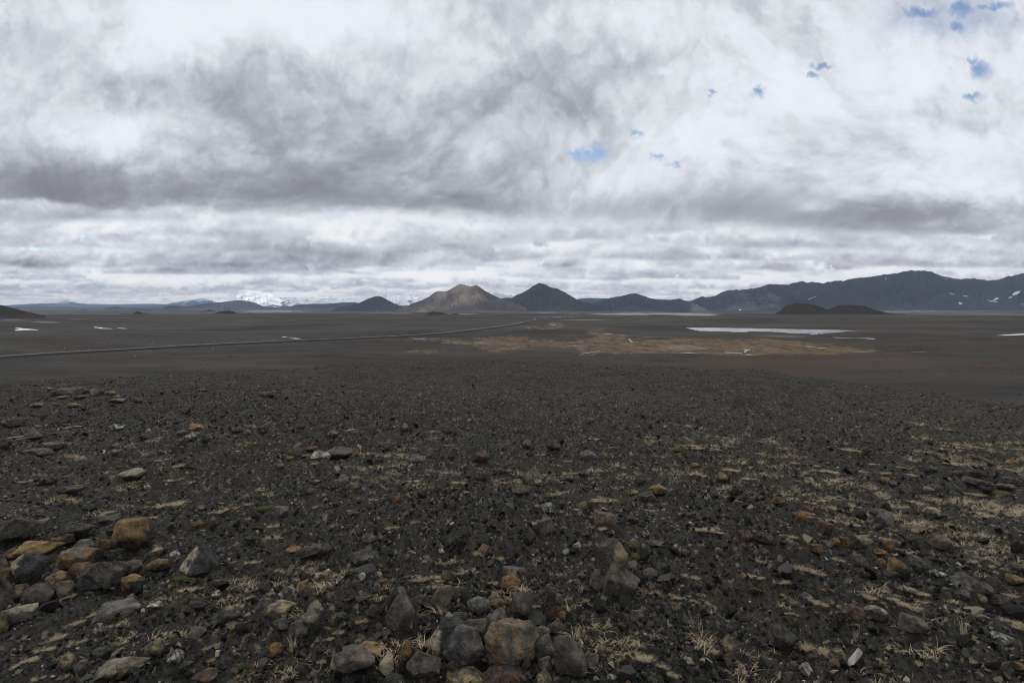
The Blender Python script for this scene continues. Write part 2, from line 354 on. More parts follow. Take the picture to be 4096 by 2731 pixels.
M_range = hill_mat("snowy_range_rock", (.14, .17, .24), (.20, .23, .29), (.35, .38, .42), snow=1, snow_lo=.10, sc_=.3)
M_mid = hill_mat("brown_slate_rock", (.040, .037, .041), (.066, .056, .054), (.098, .082, .074), sc_=.8, amt=.35)
M_slate = hill_mat("slate_rock", (.042, .042, .049), (.060, .058, .064), (.085, .080, .080), sc_=.8, amt=.35)
M_pale = hill_mat("pale_brown_scree", (.085, .072, .064), (.125, .104, .088), (.18, .15, .122), sc_=1.3, amt=.45)
M_dark = hill_mat("dark_cinder", (.032, .030, .028), (.048, .041, .035), (.066, .055, .044), sc_=4, amt=.5)
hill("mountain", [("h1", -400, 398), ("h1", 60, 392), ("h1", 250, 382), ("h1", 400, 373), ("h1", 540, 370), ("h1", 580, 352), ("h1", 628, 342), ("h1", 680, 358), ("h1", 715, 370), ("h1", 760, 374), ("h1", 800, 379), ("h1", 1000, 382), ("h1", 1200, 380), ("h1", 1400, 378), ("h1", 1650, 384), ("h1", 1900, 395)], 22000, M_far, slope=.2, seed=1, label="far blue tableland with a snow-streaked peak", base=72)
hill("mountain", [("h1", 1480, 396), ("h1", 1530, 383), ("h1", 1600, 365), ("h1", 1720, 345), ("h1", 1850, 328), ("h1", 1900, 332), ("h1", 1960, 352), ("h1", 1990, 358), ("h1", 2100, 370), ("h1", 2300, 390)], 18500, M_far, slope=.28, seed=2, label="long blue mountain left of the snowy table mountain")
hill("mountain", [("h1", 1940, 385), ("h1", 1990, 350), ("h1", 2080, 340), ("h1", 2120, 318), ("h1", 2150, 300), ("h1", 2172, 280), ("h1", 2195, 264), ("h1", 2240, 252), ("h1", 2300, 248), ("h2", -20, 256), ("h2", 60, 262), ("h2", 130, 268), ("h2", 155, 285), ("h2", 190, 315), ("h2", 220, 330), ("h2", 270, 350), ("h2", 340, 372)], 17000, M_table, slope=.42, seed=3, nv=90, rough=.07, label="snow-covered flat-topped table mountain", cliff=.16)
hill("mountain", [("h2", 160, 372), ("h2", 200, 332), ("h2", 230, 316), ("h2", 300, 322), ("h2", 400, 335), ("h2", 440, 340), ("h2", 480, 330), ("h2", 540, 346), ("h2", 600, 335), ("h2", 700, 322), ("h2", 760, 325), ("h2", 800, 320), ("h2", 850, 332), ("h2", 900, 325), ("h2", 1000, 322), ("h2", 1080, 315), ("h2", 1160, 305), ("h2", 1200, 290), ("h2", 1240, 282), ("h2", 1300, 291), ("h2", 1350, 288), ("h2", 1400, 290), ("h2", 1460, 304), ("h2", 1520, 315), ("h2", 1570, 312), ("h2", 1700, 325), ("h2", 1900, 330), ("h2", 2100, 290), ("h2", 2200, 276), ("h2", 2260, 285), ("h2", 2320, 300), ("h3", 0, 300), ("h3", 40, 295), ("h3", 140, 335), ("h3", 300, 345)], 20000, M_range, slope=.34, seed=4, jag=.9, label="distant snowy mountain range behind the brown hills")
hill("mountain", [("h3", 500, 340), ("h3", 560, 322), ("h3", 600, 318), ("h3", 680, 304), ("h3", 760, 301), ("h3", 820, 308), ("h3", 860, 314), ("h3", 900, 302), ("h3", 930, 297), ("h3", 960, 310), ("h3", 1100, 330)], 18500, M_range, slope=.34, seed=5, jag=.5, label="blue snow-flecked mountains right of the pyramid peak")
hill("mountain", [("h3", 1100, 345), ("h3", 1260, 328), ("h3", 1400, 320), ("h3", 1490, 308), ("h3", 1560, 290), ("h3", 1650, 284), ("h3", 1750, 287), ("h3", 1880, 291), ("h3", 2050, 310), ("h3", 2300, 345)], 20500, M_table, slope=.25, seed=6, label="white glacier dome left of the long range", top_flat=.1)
hill("hill", [("h3", 560, 345), ("h3", 600, 335), ("h3", 700, 325), ("h3", 850, 328), ("h3", 950, 332), ("h3", 1250, 330), ("h3", 1350, 336), ("h3", 1640, 352), ("h3", 1700, 365)], 12000, M_slate, slope=.2, seed=7, label="low slate plateau behind the saddle")
hill("hill", [("h2", 60, 420), ("h2", 200, 408), ("h2", 300, 404), ("h2", 420, 385), ("h2", 520, 378), ("h2", 640, 378), ("h2", 750, 370), ("h2", 900, 362), ("h2", 960, 375), ("h2", 1080, 392), ("h2", 1300, 395), ("h2", 1600, 400)], 11500, M_slate, slope=.2, seed=8, label="long low slate ridge left of the dark dome hill")
hill("hill", [("h1", 1500, 412), ("h1", 1540, 400), ("h1", 1570, 393), ("h1", 1640, 394), ("h1", 1700, 402), ("h1", 1740, 399), ("h1", 1850, 382), ("h1", 1940, 371), ("h1", 2050, 362), ("h1", 2130, 352), ("h1", 2200, 345), ("h1", 2260, 350), ("h1", 2340, 366), ("h2", 60, 396), ("h2", 110, 412), ("h2", 150, 425)], 9800, M_mid, slope=.32, seed=9, rough=.08, label="brown mountain in front of the snowy table mountain")
for i, (pt, D, lb) in enumerate([
    ([("h1", 900, 440), ("h1", 960, 424), ("h1", 1010, 416), ("h1", 1040, 408), ("h1", 1080, 406), ("h1", 1120, 414), ("h1", 1170, 432), ("h1", 1190, 440)], 8500, "small slate hill alone on the left plain"),
    ([("h1", 740, 440), ("h1", 765, 428), ("h1", 790, 424), ("h1", 830, 436), ("h1", 860, 440)], 7500, "tiny dark cone left of the small slate hill"),
    ([("h1", 550, 436), ("h1", 590, 422), ("h1", 620, 420), ("h1", 660, 430), ("h1", 690, 436)], 10500, "faint low hill below the far snow-streaked peak"),
    ([("h1", 1200, 447), ("h1", 1260, 436), ("h1", 1350, 429), ("h1", 1410, 436), ("h1", 1500, 447)], 7500, "wide low hill behind the sharp dark cone"),
    ([("h1", 1870, 450), ("h1", 1900, 436), ("h1", 1930, 429), ("h1", 1960, 438), ("h1", 1990, 450)], 5600, "small round hill left of the dark crater mound"),
    ([("h1", 760, 478), ("h1", 785, 460), ("h1", 800, 462), ("h1", 825, 478)], 4200, "tiny dark knoll left of the sharp dark cone")]):
    hill("hill", pt, D, M_slate, slope=.3, seed=11 + i, nv=30, label=lb, base=70)
for i, (pt, D, lb, b) in enumerate([
    ([("h1", 1190, 486), ("h1", 1225, 470), ("h1", 1245, 456), ("h1", 1268, 445), ("h1", 1300, 455), ("h1", 1340, 474), ("h1", 1370, 486)], 1750, "sharp dark cone on the plateau edge", 28),
    ([("h1", 1120, 484), ("h1", 1145, 471), ("h1", 1165, 472), ("h1", 1185, 484)], 1750, "tiny dark knob beside the sharp dark cone", 28),
    ([("h1", 1940, 484), ("h1", 1975, 466), ("h1", 2030, 449), ("h1", 2100, 442), ("h1", 2150, 451), ("h1", 2190, 468), ("h1", 2220, 484)], 1800, "dark crater mound below the table mountain", 28),
    ([("h1", 2250, 484), ("h1", 2280, 468), ("h1", 2310, 463), ("h1", 2350, 470), ("h2", 20, 482)], 1800, "low dark mound right of the dark crater mound", 28),
    ([("h2", 1520, 490), ("h2", 1570, 474), ("h2", 1600, 458), ("h2", 1630, 451), ("h2", 1690, 456), ("h2", 1730, 470), ("h2", 1780, 476), ("h2", 1835, 464), ("h2", 1870, 474), ("h2", 1900, 490)], 1500, "dark cinder mound below the pale brown peak", 27),
    ([("h1", -700, 330), ("h1", -300, 352), ("h1", 0, 387), ("h1", 80, 405), ("h1", 170, 430), ("h1", 260, 453), ("h1", 330, 468), ("h1", 420, 490)], 1100, "dark slope cut off by the left edge", 26),
    ([("h3", 2300, 505), ("h4", -20, 495), ("h4", 20, 481), ("h4", 60, 467), ("h4", 120, 437), ("h4", 150, 400), ("h4", 200, 384), ("h4", 260, 371), ("h4", 350, 377), ("h4", 420, 389), ("h4", 480, 406), ("h4", 540, 432), ("h4", 600, 458), ("h4", 680, 490)], 1500, "dark brown cinder hill with a rocky left shoulder", 27),
    ([("h4", 480, 480), ("h4", 530, 445), ("h4", 560, 424), ("h4", 620, 400), ("h4", 680, 387), ("h4", 780, 390), ("h4", 870, 398), ("h4", 940, 420), ("h4", 1000, 440), ("h4", 1080, 458), ("h4", 1180, 475), ("h4", 1260, 490)], 1580, "smooth dark brown hill right of the rocky-shouldered one", 27)]):
    hill("hill", pt, D, M_dark, slope=.34, seed=30 + i, nv=46, label=lb, base=b, jag=.25, step=.3, rough=.03)
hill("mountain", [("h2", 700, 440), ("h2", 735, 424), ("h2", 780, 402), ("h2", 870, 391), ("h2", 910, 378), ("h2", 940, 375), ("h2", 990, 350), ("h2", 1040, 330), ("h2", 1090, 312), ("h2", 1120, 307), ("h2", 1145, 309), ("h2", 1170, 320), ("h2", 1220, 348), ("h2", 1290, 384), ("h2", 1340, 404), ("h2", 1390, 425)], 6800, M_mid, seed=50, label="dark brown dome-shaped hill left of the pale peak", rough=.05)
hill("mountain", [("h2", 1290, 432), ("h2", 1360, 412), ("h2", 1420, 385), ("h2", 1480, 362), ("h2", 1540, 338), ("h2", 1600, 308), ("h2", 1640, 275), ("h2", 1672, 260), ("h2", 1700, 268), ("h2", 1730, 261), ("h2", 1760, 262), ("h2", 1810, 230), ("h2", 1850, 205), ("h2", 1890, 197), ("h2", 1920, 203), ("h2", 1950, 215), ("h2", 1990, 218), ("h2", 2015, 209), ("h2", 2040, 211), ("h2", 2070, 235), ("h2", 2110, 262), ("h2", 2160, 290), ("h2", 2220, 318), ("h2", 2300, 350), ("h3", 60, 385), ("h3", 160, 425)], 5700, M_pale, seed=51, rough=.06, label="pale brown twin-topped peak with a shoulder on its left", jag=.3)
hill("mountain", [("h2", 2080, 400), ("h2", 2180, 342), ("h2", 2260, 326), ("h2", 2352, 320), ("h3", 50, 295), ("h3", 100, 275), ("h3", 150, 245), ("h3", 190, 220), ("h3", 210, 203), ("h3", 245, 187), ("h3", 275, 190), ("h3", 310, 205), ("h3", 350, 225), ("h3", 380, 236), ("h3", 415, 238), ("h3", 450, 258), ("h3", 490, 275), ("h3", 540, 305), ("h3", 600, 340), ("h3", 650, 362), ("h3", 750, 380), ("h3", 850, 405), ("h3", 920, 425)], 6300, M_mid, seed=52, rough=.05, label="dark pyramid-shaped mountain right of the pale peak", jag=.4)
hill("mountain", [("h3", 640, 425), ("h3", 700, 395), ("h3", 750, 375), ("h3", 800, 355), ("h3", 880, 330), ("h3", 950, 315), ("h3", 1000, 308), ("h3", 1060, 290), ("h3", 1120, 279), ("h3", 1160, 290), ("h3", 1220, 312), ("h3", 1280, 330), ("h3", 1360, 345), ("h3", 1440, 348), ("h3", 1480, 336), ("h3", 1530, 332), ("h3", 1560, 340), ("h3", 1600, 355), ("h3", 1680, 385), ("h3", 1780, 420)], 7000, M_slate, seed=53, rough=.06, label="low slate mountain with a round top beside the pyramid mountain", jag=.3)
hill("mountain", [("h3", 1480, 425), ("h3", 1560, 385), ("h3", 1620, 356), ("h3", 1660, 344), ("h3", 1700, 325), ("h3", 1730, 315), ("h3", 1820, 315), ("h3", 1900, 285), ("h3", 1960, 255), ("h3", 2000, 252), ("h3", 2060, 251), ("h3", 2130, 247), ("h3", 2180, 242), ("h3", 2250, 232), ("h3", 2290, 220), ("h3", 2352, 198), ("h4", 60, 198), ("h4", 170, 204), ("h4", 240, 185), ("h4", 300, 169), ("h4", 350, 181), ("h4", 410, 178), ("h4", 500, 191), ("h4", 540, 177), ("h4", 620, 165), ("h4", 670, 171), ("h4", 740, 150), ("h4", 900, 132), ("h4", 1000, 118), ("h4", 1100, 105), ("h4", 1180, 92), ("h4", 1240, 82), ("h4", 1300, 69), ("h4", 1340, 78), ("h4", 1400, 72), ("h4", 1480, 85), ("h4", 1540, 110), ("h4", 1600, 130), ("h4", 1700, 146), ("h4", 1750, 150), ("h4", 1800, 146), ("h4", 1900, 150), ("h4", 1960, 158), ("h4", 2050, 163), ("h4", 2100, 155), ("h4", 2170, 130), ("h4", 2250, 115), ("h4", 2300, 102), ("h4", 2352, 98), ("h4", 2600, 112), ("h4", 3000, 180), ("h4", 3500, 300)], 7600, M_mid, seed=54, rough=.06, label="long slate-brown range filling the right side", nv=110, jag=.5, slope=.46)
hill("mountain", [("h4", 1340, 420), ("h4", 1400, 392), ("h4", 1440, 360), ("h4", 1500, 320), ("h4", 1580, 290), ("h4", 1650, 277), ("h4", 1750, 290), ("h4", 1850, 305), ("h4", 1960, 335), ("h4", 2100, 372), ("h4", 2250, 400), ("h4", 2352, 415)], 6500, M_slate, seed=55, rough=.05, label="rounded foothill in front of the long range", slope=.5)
print("hills", time.time() - T0)
def worley(n,seed,k0=6,g=.5,no=5):
    yy,xx=np.meshgrid(np.arange(n)/n,np.arange(n)/n,indexing='ij'); yy=yy.astype(np.float32); xx=xx.astype(np.float32); out=0; a=1.
    r=np.random.RandomState(seed); wx=fld(n,1.6,seed+91,kmin=3)*.010; wy=fld(n,1.6,seed+92,kmin=3)*.010
    xx=xx+wx; yy=yy+wy
    for o in range(no):
        k=k0*2**o; p=r.rand(k,k,2).astype(np.float32); X=xx*k; Y=yy*k; i=np.floor(X).astype(int); j=np.floor(Y).astype(int); d=np.full((n,n),9.,np.float32)
        for dj in (-1,0,1):
            for di in (-1,0,1):
                q=p[(j+dj)%k,(i+di)%k]; dx=i+di+q[...,0]-X; dy=j+dj+q[...,1]-Y; d=np.minimum(d,dx*dx+dy*dy)
        out=out+a*(1-d); a*=g
    return ((out-out.mean())/out.std()).astype(np.float32)
# layout blobs in the 2352 px view: x,y,rx,ry,value(brightness offset)
UP=[(120,110,230,130,-.12),(60,40,120,40,.02),(350,170,120,60,.02),(480,60,200,60,.16),(760,40,300,60,.20),(950,110,150,90,.14),(1200,40,300,50,.12),
(250,325,95,45,.24),(330,300,60,25,.12),(80,250,150,60,.05),(100,390,220,55,-.24),(330,425,260,45,-.24),(20,340,120,50,-.10),(330,230,230,40,-.06),(560,440,150,40,-.10),
(640,290,180,110,-.13),(560,400,200,55,-.16),(700,360,160,90,-.10),(780,420,200,60,-.13),(600,140,120,60,-.03),(500,230,100,40,-.03),(440,200,120,40,-.08),(500,410,70,20,.10),(430,340,30,12,.10),
(860,180,100,60,.05),(880,260,80,60,.05),(1000,290,110,90,.10),(1000,390,110,60,-.06),(1130,300,70,80,-.08),(720,335,60,20,.16),(660,330,25,12,.12),
(1130,200,160,80,-.06),(1150,420,150,70,-.16),(1000,450,200,40,-.20),(1400,120,200,70,-.02),(1600,140,300,50,-.10),(1500,230,260,60,-.06),(1300,240,120,30,-.10),(1400,200,60,30,.1),
(1600,300,260,70,.14),(1800,230,300,70,.17),(1950,180,200,60,.16),(2250,270,140,90,.20),(2300,120,160,80,.02),(2050,60,200,50,.03),(1900,30,200,40,-.06),(1700,380,200,50,.06),(2000,370,200,60,.06),
(1350,420,90,40,.08),(1290,350,60,50,.1),(1480,400,80,40,.1),(1200,480,90,30,-.12),(1450,470,140,30,-.12),(1900,500,330,35,-.20),(2200,490,260,45,-.13),(1680,470,150,50,-.12),(1850,480,40,14,.2),(2150,420,200,50,.02),(1560,330,70,40,.08),(1150,100,200,50,.08)]
BLUE=[(1345,352,44,20),(1310,350,20,10),(1370,345,26,20),(1457,313,13,9),(1505,366,14,8),(1548,384,14,6),(1735,219,14,12),(1620,222,12,5),(2238,165,26,24),(2222,140,14,14),(2215,226,26,11),(2195,60,22,18),(2205,20,36,26),(2110,30,50,16),(2270,14,50,10),(1855,170,20,8),(1880,150,30,6),(80,568,40,3),(185,545,24,2)]
def sky(col,row):
    """col,row (1024 px view; any shape) -> linear rgb, alpha.  az/el derived"""
    N1=fld(1024,2.0,3,kmin=2); N2=worley(1024,50,7,.5,6); N3=fld(1024,2.4,9,kmin=2,kmax=120); N4=worley(1024,80,12,.55,5); N5=worley(1024,31,5,.55,6)
    X=(col*2352/1024).astype(np.float32); Y=(row*2352/1024).astype(np.float32)
    hz=699.0
    el=np.maximum(hz-Y,0)/1307.0           # tan elevation
    P=(X-1176)/1307.0
    q=1/(el+.75); U=P*2.9; V=q*3.3
    wx=samp(N3,U*.10+.1,V*.10+.3); wy=samp(N3,U*.10+.6,V*.10+.8)
    def den(V): 
        return samp(N1,U*.16+wx*.02,V*.16+wy*.02), samp(N2,U*.17+wx*.02+.4,V*.17+wy*.02+.2), samp(N4,U*.42+wx*.03+.1,V*.42+wy*.03+.7)
    n1,n2,n3=den(V); uu=U*.12+wx*.02+n1*.004; vv=V*.14+wy*.02+n1*.004; q1=samp(N5,uu+.2,vv)+.30*n2+.15*n3; q2=samp(N5,uu+.2-.006,vv+.022)+.30*samp(N2,U*.17+wx*.02+.4-.008,(V+.16)*.17+wy*.02+.2)+.15*n3; c1=np.tanh(1.7*q1); c2=np.tanh(1.7*q2)
    S=.868+0*X
    Xw=X+wx*12+n1*14+n2*12; Yw=Y+wy*7+n1*8+n2*9
    lay=0*X
    for x,y,rx,ry,v in UP:
        lay+=v*np.exp(-(((Xw-x)/rx)**2+((Yw-y)/ry)**2)*.9)
    lay=np.where(lay<0,lay*.64,lay*.45)
    S=S+lay
    loc=np.clip(.5+1.2*np.abs(samp(N3,U*.08+.3,V*.08+.15)),.3,1.6)
    up=S+.022*c1+.050*np.clip(c1-c2,-1,1)+.014*n1+.016*n2*loc+.010*n3*loc
    m1,m2,m3=den(V+.10)
    up=up+.05*np.clip(m1-n1,-.7,.7)+.040*np.clip(m2-n2,-1.3,1.3)*loc+.018*np.clip(m3-n3,-1.3,1.3)*loc
    edge0=np.interp(X,[0,100,250,330,420,600,700,900,1100,1200,1400,1550,1700,1900,2100,2352],[462,470,490,487,478,494,484,492,500,512,508,515,512,528,532,530])
    dk=np.interp(X,[-100,300,700,1100,1350,1500,1700,1900,2352],[.13,.12,.08,.09,.04,.04,.08,.10,.06])
    up=up-dk*ss(-125,-15,Y-edge0+n1*10+n2*6)
    up=np.where(up<.70,.70-.17*np.tanh((.70-up)/.19),up); up=np.where(up>.87,.87+.085*np.tanh((up-.87)/.10),up)
    bl=0*X; b9=samp(N4,U*1.7+.3,V*1.7); b8=samp(N4,U*1.7,V*1.7+.6)
    Xb=X+wx*3+n1*7+b9*4; Yb=Y+wy*2+n2*4+b8*3
    for x,y,rx,ry in BLUE: bl=np.maximum(bl,np.exp(-(((Xb-x)/rx)**2+((Yb-y)/ry)**2)*.8))
    alpha=1-np.maximum(ss(.10,1.15,bl*(1+.08*b9)+.03*b8)*.95,.38*ss(.2,1,np.exp(-(((Xb-2180)/150)**2+((Yb-40)/60)**2))+.18*n2*ss(1900,2050,X)*ss(120,60,Y)))
    upc=np.stack([up*.970,up*.988,up*1.02],-1)
    upc[...,2]*=1+.035*ss(.9,.55,up); upc[...,1]*=1+.006*ss(.9,.55,up)
    warm=ss(.72,.5,up)[...,None]; upc=upc*(1-warm*np.array([-.002,.0,.004],np.float32))
    LR=[(750,583,260,20,-.07),(1350,598,350,14,-.03),(120,645,220,28,.05),(250,520,320,28,.06),(760,530,45,18,.08),(1100,560,150,12,-.05),(1400,545,200,12,-.05),(1900,575,300,12,-.03),(2000,605,250,20,.05),(1700,622,200,15,.05),(940,628,140,14,.05),(50,590,60,10,-.09),(1176,560,1300,90,.02),(560,560,120,20,-.04),(1250,570,60,20,.05),(1180,640,400,20,.04),(2250,570,100,12,.04),(1480,620,120,12,.05)]
    skyb=np.stack([.89-.35*el,.895-.2*el,.91-.0*el],-1).astype(np.float32)
    C=skyb.copy(); rng=np.random.RandomState(4)
    ds=np.geomspace(120,7.0,25)
    for i,d in enumerate(ds):
        h=1.05+rng.uniform(-.05,.05); eb=h/d-.006+rng.uniform(-.0015,.0015)
        x=P*d; o1,o2=rng.rand(2)
        y=(el-eb)*d
        sel=(y>-.35)&(y<1.9)
        if not sel.any(): continue
        xs=x[sel]; ys=y[sel]
        big=samp(N3,xs*.030+o1+i*.37,ys*.008+o2); cl=samp(N1,xs*.045+o2*3+i*.21,ys*.012+o1)
        sc=1.0
        a=samp(N2,xs*.036*sc+o2,ys*.052*sc+o1); b=samp(N4,xs*.066*sc+o1,ys*.09*sc+o2)
        base=.05*samp(N1,xs*.08+o2,ys*0+o1)
        top=.40+.22*big+.20*cl+.36*a+.12*b
        m=ss(-.05,.09,top-ys)*ss(-.07,.05,ys+base+.02*a)*ss(-.35,-.0,.7*big+.55*cl+.22*a+.22)
        t=ys/np.clip(top,.25,2)
        a2=samp(N2,xs*.036*sc+o2-.003,(ys+.20)*.052*sc+o1); b2=samp(N4,xs*.066*sc+o1-.003,(ys+.09)*.09*sc+o2)
        lit=.745+.215*ss(.0,.8,t+.20*a+.07*b)+.095*np.clip(a-a2,-1.0,1.0)+.035*np.clip(b-b2,-1.3,1.3)
        lit=lit-.035*ss(.2,1.2,big)*ss(.6,.1,t)+.02*rng.randn()
        hzf=np.exp(-d/110.0)
        lit=np.where(lit>.88,.88+.07*np.tanh((lit-.88)/.07),lit)
        cool=ss(9,30,d)*.02*ss(.9,.6,lit)
        lc=np.stack([lit*(.974-cool),lit*.993,lit*(1.018+cool)],-1)
        lc[...,2]*=1+.035*ss(.92,.6,lit)
        far=skyb[sel]; lc=lc*hzf+far*(1-hzf)
        m=(m*.95)[...,None]; C[sel]=C[sel]*(1-m)+lc*m
    lr=0*X
    for x,y,rx,ry,v in LR: lr+=v*np.exp(-(((Xw-x)/rx)**2+((Yw+2*n2-y)/ry)**2))
    C=C+lr[...,None]; C=np.where(C>.90,.90+.06*np.tanh((C-.90)/.06),C)
    xe=[0,100,250,330,420,600,700,900,1100,1200,1400,1550,1700,1900,2100,2352,2600]
    ye=[462,470,490,487,478,494,484,492,500,512,508,515,512,528,532,530,525]
    edge=np.interp(X,xe,ye)+n1*4+n2*5+n3*2.5+wy*5
    soft=np.interp(X,[0,900,1200,1500,2352],[9,14,30,20,16])
    mu=ss(-1,1,(edge-Y)/soft)[...,None]
    # band of mid clouds just under the edge stays from the rows
    out=upc*mu+C*(1-mu); al=alpha*mu[...,0]+(1-(1-alpha)*.8)*(1-mu[...,0])
    return np.clip(out,0.02,.97),al
# ---------------------------------------------------------------- sky: a cloud dome with gaps, the clear sky (world) behind it
SUN_SPOTS = []                    # lit places on the land: (x, y, rx, ry) on level z = 0 along the sun's direction
def spot(px, D, wpx, dep, strength=1.0):
    c, r = PX(*px); d = ray(c, r); s = D / d[1]; T = np.array([d[0] * s, D, EYE + d[2] * s])
    G = T[:2] - SDIR[:2] / SDIR[2] * T[2]; SUN_SPOTS.append((float(G[0]), float(G[1]), wpx * D / F * 1.2, dep * 1.7 if dep < 200 else dep, strength))
for a in [(("h2", 1905, 235), 5600, 10, 90, .8), (("h2", 1720, 275), 5600, 9, 60, .8), (("h2", 1560, 375), 5350, 11, 60, .9), (("h2", 1750, 300), 5500, 7, 60, .8), (("h2", 1930, 335), 5430, 11, 110, 1), (("h2", 2060, 320), 5450, 6, 90, .8),
          (("h2", 1620, 345), 5450, 5, 50, .7), (("h2", 1800, 385), 5300, 6, 40, .6),
          (("h3", 1750, 400), 6900, 14, 140, 1), (("h3", 1880, 385), 7000, 8, 90, .8), (("h3", 2100, 405), 6900, 26, 90, .9), (("h4", 20, 350), 7200, 8, 120, .8), (("h4", 20, 405), 6900, 12, 70, .8), (("h4", 280, 268), 7400, 5, 60, .7), (("h3", 2130, 290), 7300, 8, 100, .6), (("h3", 2200, 370), 7100, 8, 80, .7),
          (("h3", 1300, 470), 2500, 70, 260, 1), (("h3", 1700, 482), 2300, 20, 160, .9), (("h2", 150, 448), 4200, 38, 700, 1), (("h2", 1500, 433), 3900, 62, 420, .8), (("h4", 1500, 436), 3800, 70, 420, 1), (("h4", 2230, 428), 4300, 50, 500, 1), (("h3", 520, 418), 4800, 34, 260, .7), (("h1", 1800, 432), 9000, 90, 900, .7), (("h1", 700, 432), 9500, 60, 800, .6)]:
    spot(*a)
for a in [(("h1", 2352, 300), 17500, 60, 2600, .50), (("h2", 500, 330), 20500, 90, 2500, .30), (("h2", 1350, 300), 20500, 70, 2500, .42), (("h3", 1700, 300), 20500, 60, 2500, .42), (("h1", 700, 360), 21000, 70, 2500, .3), (("h3", 750, 310), 18500, 40, 2000, .3)]:
    spot(*a)
def build_sky():
    RH, RV = 62000.0, 9000.0
    def place(d, k=1.0):
        t = k / np.sqrt((d[..., 0] ** 2 + d[..., 1] ** 2) / RH ** 2 + d[..., 2] ** 2 / RV ** 2); return d * t[..., None]
    cols = np.arange(-80, 1106, 1.1); rows = np.concatenate([np.arange(-60, 305, 1.0), [305, 307, 310, 330]])
    C, R = np.meshgrid(cols, rows); d = ray(C, R)
    rgb, al = sky(C.astype(np.float32), np.minimum(R, 304.4).astype(np.float32))
    l = lin(rgb)
    el = np.arcsin(np.clip(d[..., 2] / np.linalg.norm(d, axis=-1), .0008, 1)); L = np.minimum(27000 / np.cos(el), HTOP / np.sin(el)); T = np.exp(-HAZE * L)[..., None]
    l = np.maximum(l - (1 - T) * np.array([.25, .33, .42]), .02) / T          # clouds as bright as they must be behind that much air
    V1 = place(d).reshape(-1, 3); nu, nv = len(cols), len(rows)
    col = np.concatenate([l.reshape(-1, 3), np.ones((nu * nv, 1))], 1)
    f1 = grid_faces(nu, nv)
    # the rest of the dome, coarse
    az = np.radians(np.arange(0, 360, 1.5)); el = np.radians(np.concatenate([np.arange(-2, 20, .8), np.arange(20, 90.01, 1.5)]))
    A, E = np.meshgrid(az, el); d2 = np.stack([np.sin(A) * np.cos(E), np.cos(A) * np.cos(E), np.sin(E)], -1)
    V2 = place(d2, 1.02).reshape(-1, 3)
    g = .83 + .05 * samp(NL, A / 6.283 * 3, E * 1.4) + .03 * samp(NF, A / 6.283 * 2, E * 1.2) + .05 * ss(.3, 1.2, E)
    g = g - .10 * ss(.6, .1, E)
    c2 = lin(np.clip(np.stack([g * .99, g * .99, g * 1.0], -1), 0, .97)).reshape(-1, 3)
    br = d2 @ np.array([-.20, .42, .885]); c2 = c2 * (1 + 2.0 * np.exp(-((1 - br) / .07) ** 1.0)).reshape(-1, 1)     # glow added to the unseen cloud overhead, for soft light from above
    f2 = grid_faces(len(az), len(el), wrap=True)
    cc = V2[f2].mean(1); pc, pr = proj(cc[:, 0], cc[:, 1], cc[:, 2]); fwd = cc[:, 1] > 0
    keep = ~(fwd & (pc > -40) & (pc < 1064) & (pr > -35) & (pr < 325))
    f2 = f2[keep] + len(V1)
    n = NT("cloud_light"); n.n.remove(n.b)
    P = n.pos(); sep = n.new("ShaderNodeSeparateXYZ", {0: P})
    kx, ky = float(SDIR[0] / SDIR[2]), float(SDIR[1] / SDIR[2])
    gx = n.math("MULTIPLY_ADD", sep.outputs[2], -kx, sep.outputs[0]); gy = n.math("MULTIPLY_ADD", sep.outputs[2], -ky, sep.outputs[1])
    gv = n.new("ShaderNodeCombineXYZ", {0: gx, 1: gy}).outputs[0]
    wn_ = n.new("ShaderNodeTexNoise", {"Vector": gv, "Scale": .004, "Detail": 4})
    tot = None
    for x, y, rx, ry, st in SUN_SPOTS:
        u = n.math("MULTIPLY", n.math("SUBTRACT", gx, x), 1 / rx); v = n.math("MULTIPLY", n.math("SUBTRACT", gy, y), 1 / ry)
        q = n.math("ADD", n.math("MULTIPLY", u, u), n.math("MULTIPLY", v, v))
        s = n.math("MULTIPLY", n.math("SUBTRACT", 1.25, q, clamp=True), st); tot = s if tot is None else n.math("MAXIMUM", tot, s)
    hole = n.math("MULTIPLY", n.ramp(n.math("ADD", tot, n.math("MULTIPLY", n.math("SUBTRACT", wn_.outputs[0], .5), 1.7)), .15, .8), n.ramp(tot, 0, .2))  # gaps overhead, out of view, shaped to drop sun on the lit places
    hole = n.math("MULTIPLY", hole, n.ramp(sep.outputs[2], 6200, 6800))
    op = n.math("MULTIPLY", n.attr("cover"), n.math("SUBTRACT", 1.0, hole))
    em = n.new("ShaderNodeEmission", {"Color": n.attr("cloud", 0), "Strength": 1.0}); tr = n.new("ShaderNodeBsdfTransparent")
    mx = n.new("ShaderNodeMixShader", {0: op}); n.l.new(tr.outputs[0], mx.inputs[1]); n.l.new(em.outputs[0], mx.inputs[2]); n.l.new(mx.outputs[0], n.out.inputs[0])
    n.m.cycles.emission_sampling = "NONE"
    allc = np.vstack([col, np.concatenate([c2, np.ones((len(c2), 1))], 1)])
    o = mesh_obj("sky", np.vstack([V1, V2]), np.vstack([f1, f2]), n.m, attrs={"cloud": ("FLOAT_COLOR", allc), "cover": ("FLOAT", np.concatenate([al.ravel(), np.ones(len(V2))]))})
    tag(o, kind="structure")
build_sky()
print("sky", time.time() - T0)
